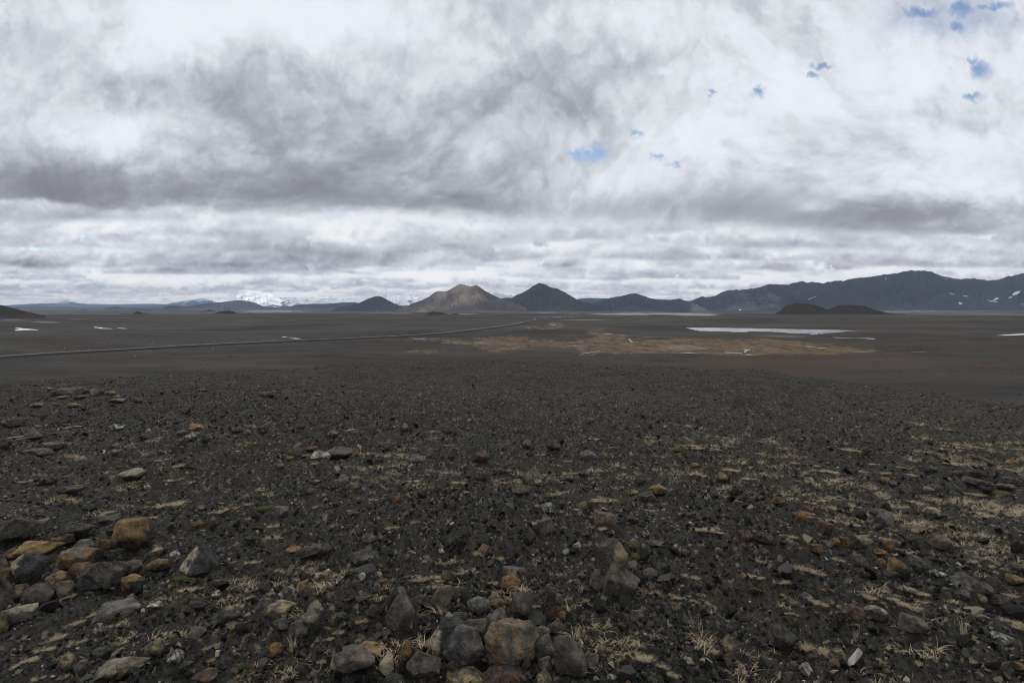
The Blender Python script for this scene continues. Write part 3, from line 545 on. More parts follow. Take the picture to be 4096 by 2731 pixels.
# ---------------------------------------------------------------- things on the plain
def drop(col, row, n=5, off=0.0):
    b = np.full(np.shape(col), PLAIN)
    for _ in range(n):
        x, y = at_plain(col, row, b); b = EYE - ground_z(x, y)
    return x, y, EYE - b + off
def sheet(name, pts, mat, off=.25, dc=.45, dr=.12, wob=.0, kind=None, label=None, cat=None, group=None, level=None, hullname=None, seed=0):
    P = [PX(*p) for p in pts]; c = np.array([p[0] for p in P]); r = np.array([p[1] for p in P])
    cs = np.arange(c.min() - 1, c.max() + 1 + dc, dc); rs = np.arange(r.min() - .5, r.max() + .5 + dr, dr)
    C, R = np.meshgrid(cs, rs)
    if hullname:
        V, hit_ok = hill_hits(hullname, C, R)
    else:
        X, Y, Z = drop(C, R, off=off)
        if level is not None: Z = np.full(Z.shape, level)
        V = np.stack([X, Y, Z], -1); hit_ok = np.ones(C.shape, bool)
    f = grid_faces(len(cs), len(rs))
    mc = C.ravel()[f].mean(1); mr = R.ravel()[f].mean(1)
    ok = inside(P, mc + wob * samp(NG, mc / 40 + seed, mr / 12), mr + wob * .3 * samp(NG, mc / 30 + .5, mr / 12 + seed)) & hit_ok.ravel()[f].all(1)
    f = f[ok]
    if not len(f): print("empty sheet", label); return None
    used, inv = np.unique(f, return_inverse=True); V = V.reshape(-1, 3)[used]; f = inv.reshape(f.shape)
    loc = V.mean(0); o = mesh_obj(name, V - loc, f[:, ::-1], mat); o.location = loc
    return tag(o, label, cat, group, kind)
from mathutils.bvhtree import BVHTree
BV = {}
def hill_hits(name, C, R):
    if name not in BV:
        V, cc, D = HILLS[name]; nv, nu = V.shape[:2]; BV[name] = BVHTree.FromPolygons([tuple(p) for p in V.reshape(-1, 3)], [tuple(q) for q in grid_faces(nu, nv).tolist()])
    t = BV[name]; out = np.zeros(C.shape + (3,)); ok = np.zeros(C.shape, bool)
    for i in range(C.shape[0]):
        for j in range(C.shape[1]):
            d = Vector(ray(C[i, j], R[i, j])).normalized(); h = t.ray_cast(Vector((0, 0, EYE)), d)
            if h[0] is not None:
                q = h[0] - d * 6; out[i, j] = q; ok[i, j] = True
    return out, ok
nw = NT("lake_water"); M_water = nw.fin((.05, .065, .08), .12, nw.bump(nw.noise(nw.scale(nw.pos(), 1, 1, 1), .9, 5, .6), .25, .08), spec=.5)
nw = NT("shallow_ice_water"); M_pond = nw.fin(nw.mix(nw.ramp(nw.noise(nw.pos(), .15, 5, .6), .4, .6), (.07, .085, .10), (.20, .22, .24)), .22, spec=.5)
nw = NT("old_snow"); M_snow = nw.fin(nw.mix(nw.ramp(nw.noise(nw.pos(), .05, 6, .6), .3, .7), (.82, .83, .85), (.93, .94, .95)), .7, nw.bump(nw.noise(nw.pos(), .3, 5, .6), .4, .3), spec=.2)
nw = NT("wet_peat"); M_peat = nw.fin((.028, .022, .018), .5, spec=.3)
lv = float(min(ground_z(lkc[:, 0], lkc[:, 1])))
lz = float(np.median(ground_z(lkc[:, 0], lkc[:, 1])))
sheet("lake", LAKE, M_water, off=.35, kind="structure", dc=1, dr=.2, wob=.25)
# pond outlines
def strip(pts, w):
    w = w * .8
    a = [(k, x, y - w) for k, x, y in pts]; b = [(k, x, y + w) for k, x, y in pts]; return a + b[::-1]
PONDS = [("upper", strip([("h3", 345, 568), ("h3", 365, 571), ("h3", 385, 579), ("h3", 405, 578)], 3.5)), ("", strip([("h3", 138, 598), ("h3", 160, 601)], 4)),
 ("", strip([("h3", 845, 663), ("h3", 880, 661), ("h3", 925, 655)], 3)), ("", [("h3", 1064, 713), ("h3", 1085, 713), ("h3", 1112, 731), ("h3", 1095, 732)]),
 ("", strip([("h3", 1552, 839), ("h3", 1640, 836), ("h3", 1710, 843)], 3.2)), ("", strip([("h3", 1952, 830), ("h3", 2020, 836), ("h3", 2112, 840)], 6)),
 ("", [("h3", 2102, 795), ("h3", 2135, 797), ("h3", 2190, 806), ("h3", 2185, 812), ("h3", 2160, 818), ("h3", 2150, 832), ("h3", 2125, 832), ("h3", 2140, 806)]), ("", strip([("h3", 565, 769), ("h3", 640, 766)], 3.5)),
 ("", strip([("h3", 622, 858), ("h3", 650, 842), ("h3", 720, 832), ("h3", 780, 820), ("h3", 812, 812)], 2.8)), ("", strip([("h3", 2262, 794), ("h3", 2352, 797)], 2.5)),
 ("", strip([("h4", 350, 776), ("h4", 430, 780)], 4)), ("", strip([("h4", 445, 787), ("h4", 535, 793)], 3.5)), ("", strip([("h4", 725, 822), ("h4", 870, 825), ("h4", 1000, 821)], 3)),
 ("", strip([("h4", 600, 692), ("h4", 760, 700), ("h4", 980, 709)], 2.4)), ("", strip([("h2", 1700, 745), ("h2", 1865, 749)], 2.2)), ("", strip([("h2", 2005, 738), ("h2", 2100, 742)], 3)),
 ("", strip([("h2", 1450, 701), ("h2", 1550, 709)], 2.2)), ("", strip([("h3", 5, 790), ("h3", 22, 800)], 5)), ("", strip([("h3", 2145, 852), ("h3", 2200, 854)], 4))]
for i, (nm, p) in enumerate(PONDS): sheet("pond", p, M_pond, off=.3, kind="structure", dc=.3, dr=.06, wob=.22, seed=i * .13)
for i, p in enumerate([[("h3", 500, 745), ("h3", 700, 741), ("h3", 950, 737)], [("h3", 850, 668), ("h3", 960, 676), ("h3", 1180, 684), ("h3", 1340, 689), ("h3", 1520, 694)], [("h3", 30, 750), ("h3", 200, 749), ("h3", 340, 752)], [("h3", 780, 606), ("h3", 845, 614)], [("h2", 1420, 686), ("h2", 1450, 698), ("h2", 1640, 706), ("h2", 1800, 716)], [("h3", 950, 738), ("h3", 1080, 714), ("h3", 1250, 708), ("h3", 1480, 700)], [("h4", 1320, 826), ("h4", 1450, 826)], [("h3", 1600, 740), ("h3", 1800, 772)]]):
    sheet("stream", strip(p, 3.2), M_peat, off=.25, kind="structure", dc=.35, dr=.06, wob=.2, seed=i * .21)
for lb, p in [("broad white snow patch near the left edge of the plain", [("h1", 135, 600), ("h1", 185, 604), ("h1", 260, 611), ("h1", 355, 622), ("h1", 340, 625), ("h1", 140, 625), ("h1", 138, 620), ("h1", 175, 616)]),
              ("long thin snow streak on the left plain", strip([("h1", 865, 596), ("h1", 960, 599), ("h1", 1036, 601)], 2.2)), ("short snow streak right of the long thin streak", strip([("h1", 1080, 603), ("h1", 1120, 607), ("h1", 1162, 609)], 2.6)),
              ("small snow streak behind the white car", strip([("h2", 238, 685), ("h2", 282, 689)], 2.4)), ("thin snow line touching the back of the white car", strip([("h2", 295, 692), ("h2", 345, 697)], 1.8)),
              ("curved snow strip at the right edge of the plain", [("h4", 2085, 676), ("h4", 2180, 666), ("h4", 2352, 657), ("h4", 2600, 655), ("h4", 2600, 664), ("h4", 2352, 668), ("h4", 2200, 675)])]:
    sheet("snow_patch", p, M_snow, off=.4, dc=.3, dr=.08, label=lb, cat="snow patch", group="snow patches left on the plain")
RG, FT = "long slate-brown range filling the right side", "rounded foothill in front of the long range"
for nm, lb, p in [(FT, "largest snow gully, stepping down the foothill's left edge", [("h4", 1500, 310), ("h4", 1495, 320), ("h4", 1450, 343), ("h4", 1425, 358), ("h4", 1418, 380), ("h4", 1408, 393), ("h4", 1392, 390), ("h4", 1373, 370), ("h4", 1375, 362), ("h4", 1400, 358), ("h4", 1420, 340), ("h4", 1465, 325)]),
                  (FT, "thin snow streak on the crest of the rounded foothill", [("h4", 1652, 280), ("h4", 1690, 282), ("h4", 1720, 289), ("h4", 1690, 289)]), (FT, "faint snow thread right of the foothill crest", strip([("h4", 1790, 304), ("h4", 1845, 311)], 2.5)),
                  (FT, "small triangular snow patch low on the foothill", [("h4", 1747, 366), ("h4", 1770, 364), ("h4", 1787, 382), ("h4", 1760, 382)]),
                  (RG, "rounded snow patch above the snow streak at right", [("h4", 2066, 342), ("h4", 2090, 324), ("h4", 2120, 324), ("h4", 2118, 334), ("h4", 2085, 346)]), (RG, "slanting snow streak below the rounded snow patch", [("h4", 2008, 342), ("h4", 2060, 350), ("h4", 2128, 366), ("h4", 2085, 362), ("h4", 2030, 353)]),
                  (RG, "biggest leaf-shaped snow patch near the right edge", [("h4", 2244, 290), ("h4", 2270, 270), ("h4", 2300, 260), ("h4", 2322, 262), ("h4", 2310, 280), ("h4", 2280, 295), ("h4", 2250, 306)]), (RG, "snow patch just below the leaf-shaped one", [("h4", 2205, 322), ("h4", 2225, 312), ("h4", 2246, 314), ("h4", 2235, 324), ("h4", 2212, 327)]),
                  (RG, "pale slanting snow thread left of the cinder hill top", strip([("h4", 370, 338), ("h4", 448, 310)], 2.5)), (RG, "tiny snow spot high under the range summit", [("h4", 1078, 142), ("h4", 1088, 142), ("h4", 1086, 154), ("h4", 1079, 154)]), (RG, "tiny snow spot right of the summit", [("h4", 1630, 146), ("h4", 1642, 147), ("h4", 1640, 153), ("h4", 1632, 152)]),
                  (RG, "snow fleck at the far right below the leaf-shaped patch", strip([("h4", 2325, 382), ("h4", 2352, 385)], 3)), (RG, "small snow fleck at the left foot of the range", strip([("h3", 1660, 396), ("h3", 1700, 389)], 3)), (RG, "lowest snow fleck at the foot of the range", strip([("h3", 2088, 433), ("h3", 2106, 432)], 3))]:
    sheet("snow_patch", p, M_snow, hullname=nm, dc=.22, dr=.2, label=lb, cat="snow patch", group="snow patches on the long range")

# road with verges, dashes, marker posts, cars
def build_road():
    P = RP; t = np.gradient(P, axis=0); t /= np.linalg.norm(t, axis=1)[:, None]; nrm = np.stack([-t[:, 1], t[:, 0]], -1)
    z = gsmooth(ground_z(P[:, 0], P[:, 1], fine=False), 3) + .65
    offs = [(-7.5, -1.25), (-4.3, -.10), (-3.5, 0), (0, .06), (3.5, 0), (4.3, -.10), (7.5, -1.25)]
    V = np.stack([np.concatenate([P + nrm * o, (z + dz + .3)[:, None]], 1) for o, dz in offs], 1).reshape(-1, 3)
    n = NT("road_asphalt"); q = n.noise(n.pos(), 3, 5, .6); m = n.fin(n.mix(q, (.062, .064, .066), (.085, .088, .091)), .7, spec=.3)
    n2 = NT("verge_gravel"); m2 = n2.fin(n2.mix(n2.noise(n2.pos(), 2, 5, .6), (.024, .024, .023), (.040, .039, .037)), .95, spec=.15)
    f = grid_faces(len(offs), len(P)); o = mesh_obj("road", V, f[:, ::-1], m); o.data.materials.append(m2)
    mi = np.tile([1, 1, 0, 0, 1, 1], len(P) - 1).astype(np.int32); o.data.polygons.foreach_set("material_index", mi); tag(o, kind="structure")
    # centre dashes
    L = np.concatenate([[0], np.cumsum(np.linalg.norm(np.diff(P, axis=0), axis=1))]); Vd, Fd = [], []; s = 4.0
    while s < L[-1] - 300:
        for (a, b) in ((s, s + 2.5), (s + 2.5, s + 5)):
            q = []
            for ss_, w in ((a, -.09), (b, -.09), (b, .09), (a, .09)):
                x = np.interp(ss_, L, P[:, 0]); y = np.interp(ss_, L, P[:, 1]); nx = np.interp(ss_, L, nrm[:, 0]); ny = np.interp(ss_, L, nrm[:, 1]); q.append((x + nx * w, y + ny * w, np.interp(ss_, L, z) + .372))
            k = len(Vd); Vd += q; Fd.append((k, k + 1, k + 2, k + 3))
        s += 12.0 if s > 0 else 12
    o2 = mesh_obj("road_marking", Vd, np.array(Fd), simple("road_paint", (.62, .63, .63), .7)); tag(o2, kind="structure")
    return P, L, z, nrm, t
RPp, RL, RZ, RN, RT = build_road()
def box_mesh(parts):
    """list of (cx,cy,cz,sx,sy,sz) -> V,F"""
    V, Fq = [], []
    for cx, cy, cz, sx, sy, sz in parts:
        k = len(V)
        for dz in (-1, 1):
            for dx, dy in ((-1, -1), (1, -1), (1, 1), (-1, 1)): V.append((cx + dx * sx / 2, cy + dy * sy / 2, cz + dz * sz / 2))
        Fq += [(k, k + 3, k + 2, k + 1), (k + 4, k + 5, k + 6, k + 7)] + [(k + i, k + (i + 1) % 4, k + 4 + (i + 1) % 4, k + 4 + i) for i in range(4)]
    return np.array(V, float), np.array(Fq)
M_yel = simple("post_yellow", (.62, .34, .05), .5); M_ref = simple("post_reflector", (.75, .75, .72), .3); M_wpost = simple("post_pale", (.5, .47, .42), .6)
def post(px, h, mat, lb, grp, road=True):
    c, r = PX(*px)
    x, y, z = [float(v) for v in drop(np.array(c), np.array(r))]
    e = bpy.data.objects.new("marker_post", None); COL.objects.link(e); e.location = (x, y, z); tag(e, lb, "marker post", grp)
    V, Fq = box_mesh([(0, 0, h / 2 - .2, .20, .09, h + .4)]); V[V[:, 2] > h * .9, 1] *= .5
    mesh_obj("post_body", V, Fq, mat, e, smooth=False)
    V, Fq = box_mesh([(0, -.052, h * .82, .10, .012, .18)]); mesh_obj("reflector", V, Fq, M_ref, e, smooth=False)
for i, (px, h, lb) in enumerate([(("h1", 595, 807), 1.05, "yellow roadside marker post nearest the left edge, far side of the road"), (("h1", 818, 811), 1.05, "yellow roadside marker post on the near verge, second from the left edge"), (("h1", 1400, 762), 1.15, "yellow roadside marker post on the far verge, third from the left edge"),
    (("h1", 1577, 767), 1.05, "yellow roadside marker post on the near verge, fourth from the left edge"), (("h1", 1968, 735), 1.15, "yellow roadside marker post on the far verge, fifth from the left edge"), (("h1", 2106, 738), 1.05, "yellow roadside marker post on the near verge, sixth from the left edge")]):
    post(px, h, M_yel, lb, "yellow marker posts along the road")
for px, h, lb in [(("h2", 50, 716), 1.1, "pale marker post left of the white car, farther of two"), (("h2", 158, 717), 1.0, "pale marker post left of the white car, nearer the car"), (("h2", 670, 686), 1.6, "thin tall pale post beyond the road, right of the car"), (("h2", 698, 692), 1.0, "pale marker post at the roadside, right of the car"), (("h2", 965, 682), 1.0, "farthest pale marker post where the road thins"),
                  (("h1", 1240, 865), .8, "small pale stake alone on the gravel below the road"), (("h1", 1955, 803), .9, "small pale stake below the road near the sixth yellow post")]:
    post(px, h, M_wpost, lb, "pale posts on the plain")

M_body = simple("car_paint_white", (.90, .90, .91), .3, .5); M_glass = simple("car_glass", (.02, .022, .025), .08, .5); M_tyre = simple("tyre_rubber", (.02, .02, .02), .8); M_rim = simple("wheel_rim", (.35, .35, .36), .35, metal=.8)
M_lamp = simple("headlight_glass", (.7, .7, .68), .1); M_tail = simple("tail_light_red", (.4, .02, .02), .2); M_trim = simple("black_trim", (.03, .03, .03), .6)
def make_car(lb, loc, yaw):
    e = bpy.data.objects.new("car", None); COL.objects.link(e); e.location = loc; e.rotation_euler = (0, 0, yaw); tag(e, lb, "car")
    # body: side profile (x forward, z up), swept across the width with a narrower cabin
    prof = [(-2.3, .45), (-2.34, .75), (-2.28, 1.02), (-2.1, 1.10), (-1.95, 1.62), (-1.75, 1.72), (.15, 1.76), (.45, 1.70), (1.05, 1.16), (1.95, 1.02), (2.26, .86), (2.32, .55), (2.25, .38), (-2.2, .36)]
    def wid(z): return .92 - max(0, z - 1.05) * .24
    V = []; n = len(prof)
    for s in (-1, -.86, .86, 1):
        for x, z in prof: V.append((x * (1 if abs(s) < .9 else .985), wid(z) * s, z if abs(s) < .9 else .06 + z * .94))
    Fq = [(a * n + i, a * n + (i + 1) % n, (a + 1) * n + (i + 1) % n, (a + 1) * n + i) for a in range(3) for i in range(n)]
    import bmesh
    bm = bmesh.new(); vs = [bm.verts.new(v) for v in V]
    for q in Fq: bm.faces.new([vs[i] for i in q])
    bm.faces.new([vs[i] for i in range(n)][::-1]); bm.faces.new([vs[3 * n + i] for i in range(n)])
    bmesh.ops.recalc_face_normals(bm, faces=bm.faces); me = bpy.data.meshes.new("body"); bm.to_mesh(me); bm.free(); me.materials.append(M_body)
    o = bpy.data.objects.new("body", me); COL.objects.link(o); o.parent = e
    for s in (-1, 1):
        for nm, q in (("side_window", [(-1.78, 1.14), (-1.66, 1.58), (-.86, 1.64), (-.86, 1.14)]), ("side_window", [(-.74, 1.14), (-.74, 1.64), (.10, 1.64), (.10, 1.14)]), ("side_window", [(.20, 1.14), (.20, 1.64), (.36, 1.60), (.80, 1.18)])):
            V = [(x, s * (wid(z) + .012), z) for x, z in q] + [(x, s * (wid(z) - .03), z) for x, z in q]
            mesh_obj(nm, V, np.array([(0, 1, 2, 3), (7, 6, 5, 4), (0, 4, 5, 1), (1, 5, 6, 2), (2, 6, 7, 3), (3, 7, 4, 0)]), M_glass, e, smooth=False)
        for x in (-1.4, 1.42):
            a = np.linspace(0, 2 * math.pi, 20, endpoint=False); w = []
            for rr_, yy in ((.36, .70), (.36, .935), (.22, .945)): w += [(x + rr_ * math.cos(q), s * yy, .36 + rr_ * math.sin(q)) for q in a]
            wh = mesh_obj("wheel", w, grid_faces(20, 3, wrap=True), M_tyre, e)
            rm = [(x + .22 * math.cos(q), s * .95, .36 + .22 * math.sin(q)) for q in a] + [(x + .04 * math.cos(q), s * .925, .36 + .04 * math.sin(q)) for q in a]
            r_ = mesh_obj("rim", rm, grid_faces(20, 2, wrap=True), M_rim, wh)
        V, Fq = box_mesh([(2.2, s * .62, .80, .18, .34, .15)]); mesh_obj("headlight", V, Fq, M_lamp, e, smooth=False)
        V, Fq = box_mesh([(-2.25, s * .78, .98, .14, .16, .3)]); mesh_obj("tail_light", V, Fq, M_tail, e, smooth=False)
        V, Fq = box_mesh([(.62, s * 1.0, 1.20, .12, .2, .14)]); mesh_obj("mirror", V, Fq, M_body, e, smooth=False)
    V = [(.53, -.66, 1.66), (.53, .66, 1.66), (1.06, .80, 1.19), (1.06, -.80, 1.19)]; V = V + [(x - .06, y, z - .06) for x, y, z in V]
    mesh_obj("windscreen", V, np.array([(0, 3, 2, 1), (4, 5, 6, 7), (0, 1, 5, 4), (1, 2, 6, 5), (2, 3, 7, 6), (3, 0, 4, 7)]), M_glass, e, smooth=False)
    V = [(-2.05, -.70, 1.58), (-2.05, .70, 1.58), (-2.17, .80, 1.16), (-2.17, -.80, 1.16)]; V = V + [(x + .06, y, z) for x, y, z in V]
    mesh_obj("rear_window", V, np.array([(0, 1, 2, 3), (7, 6, 5, 4), (0, 4, 5, 1), (1, 5, 6, 2), (2, 6, 7, 3), (3, 7, 4, 0)]), M_glass, e, smooth=False)
    for bx_ in (2.28, -2.30):
        V, Fq = box_mesh([(bx_, 0, .52, .13, 1.6, .20)]); mesh_obj("bumper", V, Fq, M_trim, e, smooth=False)
    return e
def road_at(col, side=0.0):
    k = np.argmin(np.abs(proj(RPp[:, 0], RPp[:, 1], RZ)[0] - col)); p = RPp[k] + RN[k] * side
    # refine
    j = min(k + 1, len(RPp) - 1); return float(p[0]), float(p[1]), float(RZ[k] + .335), math.atan2(RT[k, 1], RT[k, 0])
x, y, z, yaw = road_at(PX("h2", 374, 0)[0], -1.7)
make_car("white estate car driving along the road across the dark plain", (x, y, z), yaw)
x, y, z, yaw = road_at(PX("h3", 218, 0)[0], 1.0)
make_car("tiny distant white car where the road bends out of sight", (x, y, z), yaw)
print("plain", time.time() - T0)
# ---------------------------------------------------------------- stones
def ico(n):
    import bmesh
    bm = bmesh.new(); bmesh.ops.create_icosphere(bm, subdivisions=n, radius=1); bm.verts.ensure_lookup_table()
    V = np.array([v.co[:] for v in bm.verts]); Fq = np.array([[v.index for v in f.verts] for f in bm.faces]); bm.free(); return V, Fq
ICO = {n: ico(n) for n in (1, 2, 3, 4, 5)}
def rock_shape(rng, lod, dims, style="block"):
    V, Fq = ICO[lod]; d = V / np.linalg.norm(V, axis=1)[:, None]
    k = {"block": 8, "round": 10, "slab": 8, "wedge": 6, "pyramid": 5}.get(style, 9) + rng.randint(0, 3)
    N = rng.randn(k, 3); N /= np.linalg.norm(N, axis=1)[:, None]
    for _ in range(12):                                    # spread the facets
        D = N[:, None] - N[None]; q = (D ** 2).sum(-1) + np.eye(k); N = N + .12 * (D / q[..., None] ** 1.5).sum(1) / k * 3; N /= np.linalg.norm(N, axis=1)[:, None]
    h = rng.uniform(.62 if style != "round" else .82, 1.0, k)
    if style == "wedge": N = np.vstack([N, [[-.9, .1, .45]]]); h = np.append(h, .35)
    if style == "pyramid": N = np.vstack([N, [[.75, -.1, .62], [-.72, -.25, .6], [0, .7, .6], [0, -.75, .55], [0, 0, -1]]]); h = np.concatenate([h + .2, [.42, .42, .5, .5, .5]])
    if style == "slab": N = np.vstack([N, [[.1, 0, 1], [0, .1, -1]]]); h = np.append(h, [.75, .75])
    p = 60 if style != "round" else 26
    r = ((np.maximum(d @ N.T, 1e-3) / h) ** p).sum(1) ** (-1 / p)
    r = np.minimum(r, 1.5)
    o = rng.rand(6)
    nz = samp(NF, d[:, 0] * .16 + o[0] + d[:, 2] * .07, d[:, 1] * .16 + o[1] + d[:, 2] * .11)
    nz2 = samp(NG, d[:, 0] * .30 + o[2] + d[:, 2] * .2, d[:, 1] * .30 + o[3] - d[:, 2] * .13)
    r = r * (1 + .018 * nz + (.020 * nz2 if lod > 2 else 0))
    S = d * r[:, None]; S = S - (S.max(0) + S.min(0)) / 2; S = S / (S.max(0) - S.min(0)) * np.array(dims)
    return S, Fq
PAL = {
 "Y": ((.060, .058, .055), (.17, .145, .075), .5, 4),  # base, second colour, amount of the second, where it sits
 "k": ((.038, .037, .035), (.072, .069, .064), .4, 0), "g": ((.066, .064, .062), (.11, .104, .097), .4, 0), "n": ((.080, .070, .062), (.115, .098, .086), .5, 0),
 "r": ((.088, .052, .040), (.060, .050, .046), .5, 0), "o": ((.125, .068, .034), (.070, .050, .036), .4, 0), "t": ((.15, .118, .075), (.085, .072, .056), .45, 0),
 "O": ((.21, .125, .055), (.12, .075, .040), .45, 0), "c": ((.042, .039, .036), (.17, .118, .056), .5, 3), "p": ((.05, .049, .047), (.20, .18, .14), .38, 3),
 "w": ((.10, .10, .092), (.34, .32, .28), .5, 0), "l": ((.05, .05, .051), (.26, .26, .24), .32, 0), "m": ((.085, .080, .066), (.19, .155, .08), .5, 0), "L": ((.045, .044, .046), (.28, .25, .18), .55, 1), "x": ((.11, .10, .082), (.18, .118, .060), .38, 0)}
NAMES = {"Y": "yellow-faced", "k": "near-black", "g": "dark grey", "n": "dull brown", "r": "reddish brown", "o": "rusty orange-brown", "t": "tan", "O": "bright ochre", "c": "dark ochre-topped", "p": "dark pale-topped", "w": "whitish", "l": "grey white-speckled", "m": "mossy olive-grey", "L": "dark stone with a pale left face", "x": "orange lichen-mottled"}
def rock_col(rng, V, key):
    b, s, a, w = PAL[key]; o = rng.rand(3) * 9; L = np.ptp(V, axis=0).max()
    U = V / L; n = samp(NF, U[:, 0] * .30 + o[0] + U[:, 2] * .17, U[:, 1] * .30 + o[1] + U[:, 2] * .22)
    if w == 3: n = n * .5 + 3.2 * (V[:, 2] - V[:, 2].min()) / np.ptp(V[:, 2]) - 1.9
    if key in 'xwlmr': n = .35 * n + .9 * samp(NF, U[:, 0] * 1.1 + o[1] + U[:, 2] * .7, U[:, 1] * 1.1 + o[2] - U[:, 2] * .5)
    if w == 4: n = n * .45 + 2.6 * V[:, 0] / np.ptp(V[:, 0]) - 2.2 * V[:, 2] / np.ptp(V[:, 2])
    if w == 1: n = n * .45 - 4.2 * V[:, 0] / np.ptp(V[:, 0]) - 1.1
    m = ss(-.10, .20, n + (a - .5) * 1.6)[:, None]
    v = rng.uniform(1.05, 1.5)
    c = (np.array(b) * (1 - m) + np.array(s) * m) * v
    return np.concatenate([c, np.ones((len(c), 1))], 1)
n = NT("stone"); C0 = n.attr("tint", 0); P = n.obj(); sp = n.noise(P, 90, 3, .7); bl = n.noise(P, 16, 6, .65)
c = n.mix(n.ramp(bl, .38, .62), n.mix(1.0, C0, (.72, .71, .69), "MULTIPLY"), n.mix(1.0, C0, (1.95, 1.90, 1.82), "MULTIPLY"))
c = n.mix(n.math("MULTIPLY", n.ramp(sp, .60, .66), .6), c, (.32, .30, .26))
lich = n.noise(P, 34, 6, .75); c = n.mix(n.math("MULTIPLY", n.ramp(lich, .58, .64), .45), c, (.24, .22, .17))
c = n.mix(n.math("MULTIPLY", n.ramp(n.noise(P, 40, 4, .7), .40, .34), .6), c, (.015, .014, .014))
M_stone = n.fin(c, .88, n.bump(n.math("ADD", bl, n.math("MULTIPLY", n.noise(P, 60, 5, .75), .7)), 1.0, .03), spec=.25)
n = NT("gravel_stone"); M_grav = n.fin(n.attr("tint", 0), .92, spec=.2)

